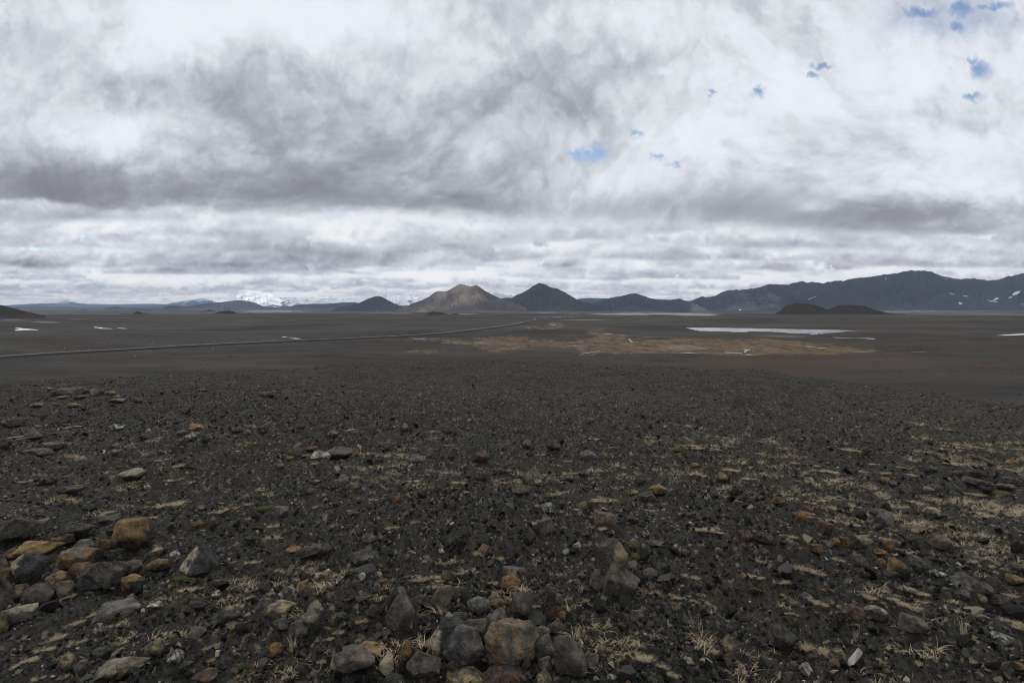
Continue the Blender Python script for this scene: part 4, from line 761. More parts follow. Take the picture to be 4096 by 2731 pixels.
# x0, x1, y0, y1 in the noted crops, colour key, style (b block, r round, s slab, w wedge, y pyramid), optional label
ST = """b1 0 375 110 340 k b|large near-black angular boulder at the back left of the left stone pile
b1 490 840 100 285 k w|dark notched boulder behind the left stone pile
b1 1060 1400 150 410 c r|big ochre-topped boulder right of the left stone pile
b1 480 670 250 360 c b
b1 670 865 230 360 g r
b1 900 1070 255 390 o b
b1 45 215 340 440 o r
b1 180 555 335 500 c s|long dark slab with a rusty rim in the left pile
b1 555 920 360 525 x s|orange lichen-mottled flat slab in the left pile
b1 640 830 450 620 o r|rounded orange-brown stone leaning in the left pile
b1 160 450 425 690 L b|black block with a pale left face in the left pile
b1 755 1120 490 760 k b|square black block in front of the mottled slab
b1 1110 1305 455 575 n s
b1 1110 1340 585 720 c b
b1 440 640 540 690 c r
b1 485 700 615 800 n b
b1 0 120 610 880 g b
b1 110 260 690 830 m r
b1 230 480 665 860 k r
b1 40 325 835 1000 p r|dark stone with a white lichen rim near the left edge
b1 0 75 900 1110 m b
b1 870 1260 785 960 g s|flat grey pointed slab in front of the left pile
b1 1680 2000 355 600 L y|dark pyramid stone with a pale yellow left face
b1 0 70 415 600 n r
b1 0 160 500 640 o b
b1 1350 1500 340 410 p s
b1 1500 1650 345 415 l s
b1 1350 1550 485 590 c b
b1 1960 2230 880 1010 k b
b1 2080 2210 1035 1110 t s
b1 1720 1890 1075 1170 n b
b1 835 1010 1255 1360 k s
b1 700 835 1370 1480 g s
b1 565 690 1340 1470 m b
b1 1545 1690 1315 1420 l b
b1 1340 1510 1230 1350 m b
b1 860 1340 1370 1580 p w|big dark boulder with a pale upper edge at the bottom left
b1 1780 2000 1490 1600 r r
b1 2300 2352 1420 1500 O r
b1 1950 2050 740 810 l b
b1 1350 1480 860 905 w s|small bone-white chip in front of the flat grey slab
b1 860 950 1030 1130 l b
b1 1650 1730 1080 1110 k s
b2 205 415 720 875 l b|speckled grey block left of the central pile
b2 0 160 765 880 g s
b2 430 580 705 790 r s
b2 440 600 790 900 r y
b2 70 370 875 1005 m s|long mossy dark slab below the speckled grey block
b2 370 640 890 1160 p w|notched boulder with a white top and a black side
b2 150 305 1040 1145 k r
b2 305 475 1065 1200 g r
b2 120 275 1215 1335 O s
b2 680 880 1200 1470 L w|black wedge with a thin white edge
b2 880 1210 1245 1370 c s|long black slab topped with orange
b2 720 1090 1320 1580 n r|big smooth brown-grey boulder at the bottom edge
b2 1200 1470 805 1140 n b|tall reddish brown block left of the central pile
b2 1215 1390 695 830 g b
b2 1560 1830 715 935 n w|dark brown notched boulder behind the central pile
b2 1940 2155 785 940 g r
b2 2120 2290 770 900 t r
b2 1740 1970 900 1110 k b
b2 1595 1980 1080 1370 L w|wide wedge with a whitish left face in the central pile
b2 1720 2090 1150 1500 g r|large round dark grey boulder in the central pile
b2 1380 1700 1345 1580 n b|grey-brown block at the bottom left of the central pile
b2 1150 1380 1450 1600 k r
b2 1300 1440 1260 1450 c b
b2 1920 2120 1010 1200 n b
b2 2125 2340 925 1180 n b|cracked brown block at the back of the central pile
b2 2100 2640 1090 1480 x s|largest ochre and grey lichened slab of the central pile
b2 1740 2100 1460 1610 m r|tan mottled stone cut by the bottom edge
b2 2070 2500 1460 1620 r r
b2 975 1105 195 290 t r
b2 270 400 310 375 O r
b2 380 570 365 460 k s
b2 550 710 320 440 k w
b2 850 1130 380 495 k s
b2 165 300 -20 75 n b
b2 2255 2430 610 775 O b|bright ochre block standing behind the central pile
b2 2235 2490 490 610 n s|brown slab resting behind the bright ochre block
b2 540 600 555 620 w r
b2 940 1010 555 620 w r
b2 1090 1170 540 600 l s
b2 1100 1170 465 525 o b
b2 1110 1215 620 660 o s
b2 1675 1730 350 390 w s
b2 2045 2150 310 410 c b
b2 1730 1815 210 310 k b
b2 1355 1415 400 440 t s
b2 740 810 945 1020 k b
b2 1450 1560 770 880 k b
b2 1480 1535 1110 1195 w b
b2 960 1135 1145 1240 k s
b2 1010 1140 890 990 k w
b3 250 390 80 220 n b
b3 750 960 5 130 x s|mottled ochre and grey stone up the slope from the cairn
b3 1060 1165 65 125 r b
b3 455 540 330 410 l w
b3 710 900 500 715 n r|brown boulder tucked behind the cairn's base
b3 840 1170 465 810 n b|big angular base boulder of the cairn
b3 0 190 795 1045 n b|brown block at the right back of the central pile
b3 210 400 1150 1370 g r
b3 385 690 1280 1600 n b|largest plain brown block at the bottom edge
b3 590 795 1315 1460 g w
b3 210 360 1065 1150 n s
b3 1090 1210 915 1010 n s
b3 1490 1620 905 1040 k y|dark triangular stone right of the cairn
b3 1470 1550 840 920 t b
b3 1205 1320 550 640 g r
b3 1230 1420 262 320 r s|flat brown stone with a pebble on it beyond the cairn
b3 1890 2060 1120 1290 m r|round tan and green stone at the lower right
b3 1940 2030 1055 1120 k r
b3 2060 2210 165 260 r b
b3 2240 2400 210 310 r b
b3 2200 2330 1180 1270 k b
b3 410 470 590 630 O b
b3 615 670 555 600 O r
b3 1460 1530 610 655 o s
b3 1545 1590 675 705 w r
b3 880 945 165 215 l b
b3 1195 1270 185 245 l w
b3 1840 1915 120 165 l s
b3 1475 1550 315 375 w s
b3 1540 1640 350 410 g b
b3 775 850 1260 1340 m w
b3 315 415 925 1010 k b
b3 420 495 915 995 c b
b3 500 565 910 1000 k b
b3 1570 1680 1360 1430 p b
b3 870 965 1510 1564 l s
b3 220 370 1465 1580 m y
b3 240 370 1380 1500 n r
b3 2090 2150 560 620 O b
b4 260 410 -5 85 O s|ochre flat-topped stone up the right slope
b4 940 1140 -10 150 g w|grey wedge boulder on the right slope
b4 435 600 85 200 r s
b4 1430 1600 -30 70 p s
b4 360 500 310 385 o s
b4 635 765 225 320 o s
b4 580 660 255 325 O r
b4 480 600 250 320 n b
b4 770 940 255 370 p w
b4 1040 1150 235 345 O b
b4 1155 1350 335 385 g s
b4 1480 1660 260 370 n s
b4 1100 1290 430 620 c b|black boulder with an ochre face on the right slope
b4 1310 1460 465 570 k r
b4 970 1075 355 410 O b
b4 990 1080 445 520 o b
b4 1300 1410 405 470 t s
b4 1690 1990 555 715 g b|broad dark boulder toward the right edge
b4 1890 2050 665 770 n r
b4 2050 2220 755 860 k b
b4 1730 1850 715 800 k r
b4 2190 2352 480 570 k s
b4 1900 2000 760 830 t b
b4 2200 2352 610 690 c s
b4 720 895 870 990 r b
b4 900 1080 875 1000 p b|pale-topped boulder among the tufts at lower right
b4 1210 1450 1030 1160 n s|brown pitted slab at the lower right
b4 275 410 765 860 g b
b4 0 245 1150 1360 k b|black boulder with a rusty corner at lower right
b4 110 270 1085 1240 k w
b4 570 720 1290 1400 m b
b4 290 400 1425 1530 w b|white rounded stone near the bottom edge
b4 180 280 1355 1430 g s
b4 2030 2230 1140 1230 l r
b4 2240 2352 1410 1490 c r
b4 0 75 1345 1395 w s
b4 1530 1565 1335 1365 w r
b4 1440 1480 1100 1135 w r
b4 1105 1190 350 385 w s
b4 1380 1420 620 660 l b
b4 480 560 385 435 l b
b4 760 880 400 495 n r
b4 630 740 760 850 k b
b4 1480 1620 570 620 l s
b4 1070 1125 1450 1505 t b
m1 545 740 238 295 n s|broad rounded brown boulder of the far left cluster
m1 640 800 228 285 r s
m1 835 945 243 303 n s|humped brown boulder right of the far left cluster
m1 735 800 262 290 t s
m1 965 1050 262 300 m s
m1 1040 1120 295 330 t r
m1 480 590 252 295 k s
m1 525 640 307 335 g s
m1 690 810 305 340 r s
m1 295 425 372 410 n s
m1 635 735 388 418 t r
m1 1010 1150 348 378 n s
m1 1205 1305 335 375 r s
m1 435 480 236 260 O r
m1 1820 1910 240 268 o s
m1 2010 2090 325 348 r s
m1 1750 1870 560 628 O r|bright ochre stone on the middle left gravel
m1 1630 1720 622 680 g b
m1 1620 1680 705 745 O b
m1 1700 1800 672 740 l b
m1 1850 1930 660 740 k b
m1 2130 2240 610 665 k w
m1 2245 2315 625 670 n b
m1 230 380 640 720 n y
m1 240 460 780 860 k s|flat dark slab at the left, middle distance
m1 420 590 765 830 g s
m1 0 75 542 590 g s
m1 75 225 535 600 k s
m1 1110 1340 1010 1105 p r|dark boulder with a pale sandy top on the left gravel
m1 550 770 1120 1210 k s|dark tilted slab on the left gravel
m1 380 520 1050 1125 k b
m1 1190 1270 890 940 k b
m1 1025 1090 815 875 p b
m1 905 1100 1400 1470 k s
m1 1680 1780 890 960 k w
m1 1010 1140 575 635 l b
m1 0 110 720 810 k b
m1 1330 1385 1120 1165 w b
m1 1270 1400 650 710 k b
m1 2140 2270 690 740 k b
m1 2010 2060 1140 1175 o b
m1 1820 1900 1310 1360 g r
m2 35 165 272 322 r r|smooth brown boulder alone on the far gravel
m2 545 595 283 305 n r
m2 290 340 603 640 O b
m2 300 425 748 865 n w|grey-brown pointed stone of the middle cluster
m2 430 575 775 812 r s
m2 480 680 808 905 w b|white lichen-crusted stone of the middle cluster
m2 620 880 770 890 n r|broad brown boulder of the middle cluster
m2 865 945 805 868 O b
m2 925 970 755 830 l b
m2 285 345 865 895 O s
m2 1120 1265 725 805 r s|long lumpy brown stone right of the middle cluster
m2 1555 1635 800 875 n b
m2 1405 1550 868 925 g y
m2 2000 2140 845 935 r r|smooth reddish boulder in mid slope
m2 660 750 630 695 c r
m2 870 935 625 665 m w
m2 1325 1405 565 635 p w
m2 705 780 935 1015 l y
m2 700 850 1050 1165 n w|dark brown wedge beside a flat ochre stone
m2 850 960 1100 1165 t s
m2 2005 2115 1030 1100 k b
m2 1240 1320 1230 1300 o b
m2 1640 1710 1130 1190 k b
m2 2230 2290 985 1030 k r
m2 2285 2360 990 1030 o r
m2 965 1020 1135 1190 l b
m2 1900 1970 1180 1210 O s
m2 40 110 605 660 k b
m2 370 450 565 620 k r
m2 190 260 920 965 n r
m3 680 750 515 562 n r
m3 105 185 710 760 k b
m3 90 180 750 810 k r
m3 310 440 765 855 k b|blocky black boulder on the middle slope
m3 625 780 820 905 n b|square dark brown boulder on the middle slope
m3 805 875 835 890 m s
m3 110 285 960 1080 n y|large brown conical boulder on the middle slope
m3 180 285 1080 1140 m r
m3 0 180 1135 1230 n s|flat-topped brown boulder under a smaller stone
m3 35 105 1030 1080 g b
m3 435 565 1035 1095 g r
m3 605 730 1015 1075 k s
m3 1130 1225 1055 1130 k b
m3 1180 1340 1175 1285 g b|cracked grey boulder under the straw stalks
m3 1255 1430 1135 1230 c s
m3 1220 1275 790 835 k b
m3 1645 1715 935 970 O s
m3 925 995 935 970 w w
m3 1870 1980 1045 1120 m s
m3 2030 2130 1100 1140 g s
m3 1765 1830 1190 1260 l y
m3 2105 2185 1205 1265 k b
m3 260 370 1300 1390 l b
m3 205 260 1310 1345 w r
m3 1055 1165 1175 1225 m b
m3 1830 1900 1200 1250 k b
m3 250 310 1260 1295 o b
m3 1340 1430 1165 1225 g s
m4 1010 1110 1070 1115 r b
m4 1095 1180 1095 1145 g r
m4 1190 1265 1140 1205 k b
m4 1285 1445 1145 1225 k b|dark cracked boulder in the right boulder band
m4 1430 1525 1160 1200 p s
m4 1470 1600 1120 1185 n s
m4 1800 1960 1085 1145 n s
m4 2160 2290 1060 1120 k b
m4 2110 2250 1150 1192 n s
m4 630 740 1295 1380 k r
m4 750 830 1155 1190 r w
m4 290 330 1010 1065 w w
m4 335 420 1060 1110 l b
m4 1890 2010 870 915 r s|flat reddish slab among the grass at far right
m4 2190 2290 905 940 O y
m4 2020 2080 900 945 k r
m4 2000 2050 860 895 k b
m4 1475 1545 970 1010 k r
m4 1835 1970 1000 1070 k b
m4 1655 1705 1005 1045 k b
m4 45 155 1260 1330 o b
m4 30 105 1010 1050 g b
m4 860 950 815 865 k b
m4 270 325 695 725 k b
m4 120 165 795 825 k b
m4 1005 1045 775 805 k b
m4 1510 1560 785 820 k b
m4 2010 2070 1115 1150 k b
m4 260 410 1375 1460 t w
m4 940 1140 1370 1470 g b
m4 2300 2352 1045 1085 k b
m4 1040 1110 1065 1090 O r"""
STY = {"b": "block", "r": "round", "s": "slab", "w": "wedge", "y": "pyramid"}
STN = {"b": "angular stone", "r": "rounded stone", "s": "flat stone", "w": "notched stone", "y": "pointed stone"}
ROCKS = []; rs = np.random.RandomState(12)
def add_rock(k, x0, x1, y0, y1, key, st, label=None, lift=None, dist=None, dims=None):
    c0, r0 = PX(k, x0, y0); c1, r1 = PX(k, x1, y1); cm = (c0 + c1) / 2; w = (c1 - c0); hh = r1 - r0
    if dist is None:
        h = hit(cm, min(r1, 720)); x, y, z = h
    else:
        d = ray(cm, r1); s = dist / d[1]; x, y, z = d[0] * s, dist, EYE + d[2] * s
    fwd = y * math.cos(PIT) - (z - EYE) * math.sin(PIT); mpp = fwd / F
    W = w * mpp; a = math.atan2(EYE - z, math.hypot(x, y)); dp = W * {"s": .7, "b": .68, "r": .8, "w": .6, "y": .7}[st]
    H = max(math.sqrt(max((hh * mpp) ** 2 - (.85 * dp * math.sin(a)) ** 2, 0)) / math.cos(a), .38 * W if st != "s" else .2 * W)
    lod = 5 if w > 34 else 4 if w > 11 else 3
    emb = 1.12 if dist is None else 1.0
    V, Fq = rock_shape(rs, lod, (W * 1.04, dp, H * emb), STY[st])
    L = math.hypot(x, y); ux, uy = x / L, y / L; ang = math.atan2(ux, uy)
    ca, sa = math.cos(-ang), math.sin(-ang); V = np.stack([V[:, 0] * ca - V[:, 1] * sa, V[:, 0] * sa + V[:, 1] * ca, V[:, 2]], -1)
    cx_, cy_ = x + ux * dp * .42, y + uy * dp * .42
    if dist is None:
        gz = float(ground_z(np.array([cx_]), np.array([cy_]))[0]); cz = gz + H * .5 * emb - H * (emb - 1) - .004
    else: cz = z + H * .5
    col = rock_col(rs, V, key); nm = "boulder" if W > .24 else "stone"
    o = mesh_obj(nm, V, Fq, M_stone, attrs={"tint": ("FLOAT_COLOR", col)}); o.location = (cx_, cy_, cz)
    ROCKS.append(dict(o=o, c=cm, r=(r0 + r1) / 2, w=w, key=key, st=st, label=label, W=W, n=nm))
    return o, (x, y, z), W, H
for ln in ST.split("\n"):
    a, _, lb = ln.partition("|"); q = a.split(); add_rock(q[0], *[float(v) for v in q[1:5]], q[5], q[6], lb or None)
# the cairn: block and two small stones balanced on the base boulder; a second little stack of three
o, p, W, H = add_rock("b3", 785, 1060, 290, 560, "Y", "b", "tilted block with a yellow-lichened face balanced on the cairn boulder", dist=ROCKS[[i for i, r in enumerate(ROCKS) if r["label"] and "base boulder" in r["label"]][0]]["o"].location.y)
dc = float(o.location.y) - .02
add_rock("b3", 835, 1010, 262, 372, "k", "w", "small dark stone perched on the cairn's tilted block", dist=dc + .03)
add_rock("b3", 900, 940, 236, 292, "l", "y", "tiny white-tipped pebble topping the cairn", dist=dc + .03)
o, p, W, H = add_rock("b3", 315, 500, 872, 1000, "o", "b", "ochre base stone of the small dark stack")
ds = float(o.location.y)
add_rock("b3", 310, 470, 762, 900, "k", "b", "rough black middle stone of the small stack", dist=ds - .02)
add_rock("b3", 325, 410, 705, 795, "k", "r", "rounded black stone topping the small stack", dist=ds - .03)
add_rock("b3", 1250, 1300, 250, 290, "k", "r", "black pebble sitting on the flat brown stone", dist=float(next(r for r in ROCKS if r["label"] and "pebble on it" in r["label"])["o"].location.y) - .01)
add_rock("m3", 0, 105, 1080, 1155, "m", "b", "smaller olive stone resting on the flat-topped brown boulder", dist=float(next(r for r in ROCKS if r["label"] and "flat-topped brown" in r["label"])["o"].location.y))
print("rocks", len(ROCKS), time.time() - T0)

# ---------------------------------------------------------------- dry grass tufts, moss
def tuft_mesh(name, rng, nb, spread, hgt, curl, mat, wid=.0035):
    nseg = 5; V = []; Fq = []; tone = []; nc = max(1, int(spread * 9)); cs = [(rng.uniform(-.42, .42) * spread, rng.uniform(-.42, .42) * spread, rng.uniform(.05, .13), rng.uniform(.6, 1.25)) for _ in range(nc)]
    cs = [c for c in cs if math.hypot(c[0], c[1]) < .47 * spread] or [(0, 0, .08, 1)]
    for b in range(nb):
        c0, c1, cr, chh = cs[rng.randint(len(cs))]; a = rng.uniform(0, 2 * math.pi); q_ = math.sqrt(rng.rand()) * cr; bx, by = c0 + q_ * math.cos(a), c1 + q_ * math.sin(a); rr = .0 if rng.rand() < .8 else .2 * spread
        L = hgt * rng.uniform(.45, 1.15) * chh * (1 - .45 * (rr / (spread * .5)) ** 2); da = a + rng.uniform(-1.2, 1.2); lean = rng.uniform(.25, 1.0) * curl; w = wid * rng.uniform(.6, 1.3); tn = rng.uniform(0, 1)
        ang = rng.uniform(0, .5); x, y, z = bx, by, -.01; px_, py_ = -math.sin(da + rng.uniform(-.8, .8)), math.cos(da); k = len(V)
        for s in range(nseg + 1):
            ww = w * (1 - .8 * s / nseg); V += [(x - px_ * ww, y - py_ * ww, z), (x + px_ * ww, y + py_ * ww, z)]; tone += [tn, tn]
            st = L / nseg; x += st * math.sin(ang) * math.cos(da); y += st * math.sin(ang) * math.sin(da); z += st * math.cos(ang); z = max(z, .002); ang += lean * 1.9 / nseg; da += rng.uniform(-.25, .25)
        for s in range(nseg): Fq.append((k + 2 * s, k + 2 * s + 1, k + 2 * s + 3, k + 2 * s + 2))
    return np.array(V), np.array(Fq), np.array(tone)
def grass_mat(name, a, b, c):
    n = NT(name); t = n.attr("tone"); oi = n.n.new("ShaderNodeObjectInfo")
    col = n.mix(t, a, b); col = n.mix(n.math("MULTIPLY", oi.outputs["Random"], .5), col, c); m = n.fin(col, .8, spec=.15)
    return m
M_straw = grass_mat("dry_straw", (.42, .335, .21), (.78, .65, .45), (.54, .43, .28)); M_stalk = grass_mat("pale_stalk", (.50, .44, .33), (.75, .68, .54), (.4, .33, .22)); M_moss = None
rg = np.random.RandomState(77); TM = []
for i in range(9):
    V, Fq, tn = tuft_mesh("grass_tuft", rg, 620, 1.0, .34, 1.5, M_straw, .0040); TM.append((V, Fq, tn))
SM = []
for i in range(3):
    V, Fq, tn = tuft_mesh("grass_tuft", rg, 46, .40, 1.0, .55, M_stalk, .008); SM.append((V, Fq, tn))
def to_mesh(nm, t, mat):
    V, Fq, tn = t; o = mesh_obj(nm, V, Fq, mat, attrs={"tone": ("FLOAT", tn)}, smooth=True); me = o.data; bpy.data.objects.remove(o); return me
TME = [to_mesh("grass_tuft", t, M_straw) for t in TM]; SME = [to_mesh("grass_tuft", t, M_stalk) for t in SM]
# centre x, base y, width, height in the noted crops (s = upright stalks)
TU = """b1 350 105 110 50|b1 160 150 170 40|b1 700 115 150 50|b1 900 1010 230 90|b1 1080 1060 240 90|b1 700 1060 170 60|b1 500 1180 200 90|b1 740 1220 190 100|b1 430 1300 200 90|b1 220 1400 230 100|b1 1760 730 260 90|b1 1610 800 100 60|b1 2210 900 220 90|b1 1950 1310 170 100|b1 1960 1390 120 60|b1 650 810 170 70|b1 725 660 60 110 s|b1 2290 500 130 70|b1 2140 470 80 60|b1 1040 1460 160 60|b1 360 1540 130 60|b1 560 1550 120 50
b2 170 150 160 65|b2 110 265 240 140|b2 710 135 100 60|b2 1255 150 130 75|b2 1470 105 110 40|b2 800 570 230 110|b2 660 580 160 40|b2 700 745 110 70|b2 180 740 130 60|b2 1600 690 330 90|b2 1750 670 150 100|b2 2070 445 160 110|b2 2210 455 120 60|b2 2170 690 120 60|b2 2150 755 100 50|b2 940 1060 190 60|b2 640 1210 180 90|b2 740 1165 120 50|b2 330 1310 190 170 s|b2 600 1420 110 110|b2 1200 1510 190 120 s|b2 1430 1100 80 140 s|b2 20 470 100 50|b2 1110 1555 100 70|b2 2200 770 100 40
b3 150 110 160 50|b3 800 185 200 90|b3 640 760 150 110 s|b3 620 870 130 60|b3 690 840 90 70|b3 500 840 90 60|b3 1290 720 110 110 s|b3 1310 780 140 70|b3 1470 800 150 60|b3 1600 785 120 50|b3 1720 775 110 60|b3 1640 610 180 60|b3 1690 1110 190 130 s|b3 1130 1400 350 130|b3 1350 1450 220 110|b3 1480 1510 150 70|b3 980 1370 180 80|b3 2040 1420 220 110|b3 2100 1490 120 60|b3 2250 665 180 60|b3 2300 475 120 60|b3 1820 225 330 50|b3 1130 1160 110 70|b3 1810 1300 170 70|b3 1530 1300 90 50|b3 210 910 120 60
b4 330 590 300 120|b4 470 610 160 80|b4 80 690 210 80|b4 540 85 170 50|b4 180 220 200 35|b4 760 150 180 45|b4 1000 240 300 50|b4 485 905 180 80|b4 230 975 120 90|b4 190 805 120 50|b4 1300 720 260 80|b4 1370 780 260 90|b4 1000 840 220 70|b4 1180 830 180 60|b4 1320 940 270 90|b4 1410 840 180 80|b4 420 1320 310 150|b4 490 1360 140 50|b4 940 1215 150 60|b4 1200 1310 220 100|b4 1050 1395 150 60|b4 1780 1190 170 90 s|b4 2220 790 170 60|b4 1900 490 210 60|b4 2120 530 150 50|b4 650 450 150 40|b4 2060 320 200 35|b4 1400 1435 160 60|b4 2200 1040 270 60|b4 1850 920 240 40|b4 1960 1455 200 60|b4 2270 1360 120 50|b4 800 1195 80 90 s|b4 2230 1060 200 40
m1 1540 1370 330 80|m1 1490 910 130 40|m1 1640 975 150 60|m1 1620 1115 160 50|m1 1720 1140 120 60|m1 1230 1125 150 30|m1 340 1080 160 40|m1 130 705 170 30|m1 220 725 100 25|m1 1230 715 130 25|m1 670 598 150 15|m1 1040 1395 200 35|m1 1370 1450 150 50|m1 2150 1360 170 70|m1 2300 1330 110 50|m1 2000 1310 150 30|m1 1900 1200 90 70 s|m1 1980 1415 150 50|m1 720 1330 150 70 s|m1 240 1100 110 60|m1 370 1470 110 40
m2 100 1170 210 65|m2 810 625 170 30|m2 450 950 260 25|m2 900 1075 110 50|m2 540 1105 110 40|m2 950 1260 180 60|m2 1090 1270 110 60|m2 590 1340 150 70|m2 900 1375 120 55|m2 1440 1105 150 45|m2 1530 1135 120 25|m2 1870 1115 150 55|m2 1830 540 120 60 s|m2 1970 550 60 50|m2 1010 880 90 35|m2 450 870 80 50|m2 2300 1115 120 50|m2 640 1460 110 90 s
m3 560 1370 160 60|m3 420 1405 110 40|m3 830 1290 270 50|m3 1320 1360 230 55|m3 2000 1030 210 40|m3 2210 1095 180 35|m3 1690 1045 150 50|m3 930 805 110 25|m3 780 720 160 20|m3 400 950 80 35|m3 1290 715 110 25|m3 1760 810 230 30|m3 1890 810 90 40|m3 300 1050 60 60|m3 570 1035 90 25|m3 700 1440 90 60|m3 510 915 80 40|m3 1020 990 60 30|m3 1400 1240 110 60 s|m3 250 860 110 20
m4 180 920 170 40|m4 430 965 100 40|m4 540 1010 220 45|m4 820 850 250 50|m4 890 1015 160 30|m4 1150 1055 230 45|m4 1350 1070 130 40|m4 1000 955 180 25|m4 1830 950 250 50|m4 1250 975 120 40|m4 1650 960 250 30|m4 70 1160 160 40|m4 380 1305 130 40|m4 370 1400 130 50|m4 540 1465 170 50|m4 730 1320 160 70|m4 820 1340 110 50|m4 1150 1360 180 60|m4 1390 1330 240 60|m4 1900 1255 200 50|m4 1840 1300 130 60 s|m4 2080 1425 330 60|m4 2240 1430 110 70|m4 1500 840 200 30|m4 1900 810 200 30|m4 600 720 260 25|m4 60 740 150 25|m4 1680 785 160 20|m4 1480 1160 100 40|m4 2250 1000 200 40"""
TUFTS = []
for i, s in enumerate(TU.replace("\n", "|").split("|")):
    q = s.split(); k = q[0]; cx, by, w, h = [float(v) for v in q[1:5]]; stalk = len(q) > 5
    c, r = PX(k, cx, by); hp = hit(c, min(r, 715))
    x, y, z = hp; mpp = (y * math.cos(PIT) - (z - EYE) * math.sin(PIT)) / F; a = math.atan2(EYE - z, math.hypot(x, y)); sc_ = w / 9.2 * mpp; H = h / 9.2 * mpp
    wide = sc_; deep = min(sc_ * .8, max(.42 * sc_, (H - .05) / max(math.sin(a), .05) * .75)) if not stalk else sc_ * .6
    me = (SME if stalk else TME)[i % (3 if stalk else 9)]; o = bpy.data.objects.new("grass_tuft", me); COL.objects.link(o)
    L = math.hypot(x, y); ux, uy = x / L, y / L; gx_, gy_ = x + ux * deep * .45, y + uy * deep * .45
    o.location = (gx_, gy_, float(ground_z(np.array([gx_]), np.array([gy_]))[0])); o.rotation_euler = (0, 0, -math.atan2(ux, uy) + rg.uniform(-.2, .2) + (math.pi if i % 2 else 0))
    o.scale = (wide, deep, max(H * (.9 if stalk else 1.0), .16 * wide, .05 if not stalk else .1) * (1.0 if stalk else 1.45))
    TUFTS.append(dict(o=o, c=c, r=r - h / 18, w=w / 9.2, stalk=stalk))
n = NT("green_moss"); q = n.noise(n.obj(), 40, 5, .7); M_moss = n.fin(n.mix(q, (.050, .055, .020), (.12, .12, .05)), .95, n.bump(q, .9, .02), spec=.1)
for k, cx, cy, w, h, lb in [("m2", 135, 1340, 215, 50, "bright green moss cushion behind a grey stone left of centre"), ("m3", 1200, 945, 170, 35, "long yellow-green moss cushion on the middle right slope"), ("m4", 930, 732, 85, 20, "small green moss patch high on the right gravel"),
        ("b3", 1100, 305, 190, 55, "moss cushion upslope right of the cairn"), ("b3", 1140, 410, 150, 55, "moss and dead grass cushion right beside the cairn's tilted block"), ("b1", 1700, 620, 190, 50, "moss strip at the foot of the pyramid stone"), ("b1", 1975, 655, 100, 28, "pale lichen cushion right of the pyramid stone"),
        ("b1", 1970, 900, 90, 45, "tiny vivid moss tuft beside a black stone"), ("m1", 520, 1255, 150, 55, "yellow-green moss patch by the dark tilted slab"), ("m1", 2240, 778, 130, 20, "moss streak at the left middle distance"), ("m1", 1090, 965, 70, 16, "small moss streak above the pale sandy-topped boulder"), ("m4", 2140, 1210, 190, 50, "green moss patch between the stones at far right"),
        ("b2", 425, 855, 50, 60, "moss clump pressed against the speckled grey block"), ("b3", 850, 1085, 70, 35, "green rosette on the bare soil below the cairn"), ("b3", 960, 1100, 60, 45, "pale green rosette right of the green rosette"), ("b2", 700, 1030, 70, 60, "pale green lichen clump beside the white-topped boulder"), ("b1", 2200, 1440, 120, 70, "pale crusty lichen clump near the bottom left"), ("m2", 1110, 740, 90, 18, "moss streak behind the long lumpy brown stone"), ("m3", 1520, 805, 90, 18, "dull moss streak on the right middle slope"), ("b4", 110, 1245, 60, 50, None)]:
    if lb is None: continue
    c, r = PX(k, cx, cy); x, y, z = hit(c, r); mpp = (y * math.cos(PIT) - (z - EYE) * math.sin(PIT)) / F; W = w / 9.2 * mpp; a = math.atan2(EYE - z, math.hypot(x, y)); D_ = min(W, max(.3 * W, h / 9.2 * mpp / max(math.sin(a), .08) * .7))
    V, Fq = ICO[4]; V = V.copy(); nz = samp(NF, V[:, 0] * .2 + x, V[:, 1] * .2 + y); V = V * (1 + .16 * nz[:, None] + .06 * samp(NG, V[:, 0] * .6 + y, V[:, 1] * .6 + x)[:, None]) * np.array([W / 2, D_ / 2, max(.025, .07 * W)])
    o = mesh_obj("moss_cushion", V, Fq, M_moss); o.location = (x, y, z); tag(o, lb, "moss", "moss cushions on the gravel")
print("tufts", len(TUFTS), time.time() - T0)

# ---------------------------------------------------------------- labels that single out each stone and tuft
LMK = [(r["c"], r["r"], r["label"], r) for r in ROCKS if r["label"] and r["w"] > 5]
def short(lb):
    for cut in (" in front of ", " with a ", " with an ", " at the ", " from ", " in the ", " at the ", " on the ", " of the ", " beside ", " behind ", " right of ", " left of ", " among ", " near ", " under ", " beyond ", " cut by ", " up the ", " resting ", " toward ", " alone "):
        if cut in lb and len(lb.split(cut)[0].split()) >= 3: lb = lb.split(cut)[0]
    lb = lb.split()[:7]
    while lb[-1] in ("a", "the", "and", "left", "right", "in", "front", "of", "at", "and"): lb = lb[:-1]
    return " ".join(lb)
for i, (c, r, lb, q) in enumerate(LMK): LMK[i] = (c, r, short(lb), q)
cnt = {}
for l in LMK: cnt[l[2]] = cnt.get(l[2], 0) + 1
LMK = [l for l in LMK if cnt[l[2]] == 1]
used = set()
def size_word(w): return "big" if w > 30 else "medium" if w > 14 else "small" if w > 7 else "tiny"
def rel(dx, dy):
    if abs(dx) > 1.3 * abs(dy): s = "right of" if dx > 0 else "left of"
    elif abs(dy) > 1.3 * abs(dx): s = "in front of" if dy > 0 else "behind"
    else: s = ("in front and " if dy > 0 else "behind and ") + ("right of" if dx > 0 else "left of")
    d = math.hypot(dx, dy); return ("just " if d < 26 else "well " if d > 75 else "") + s
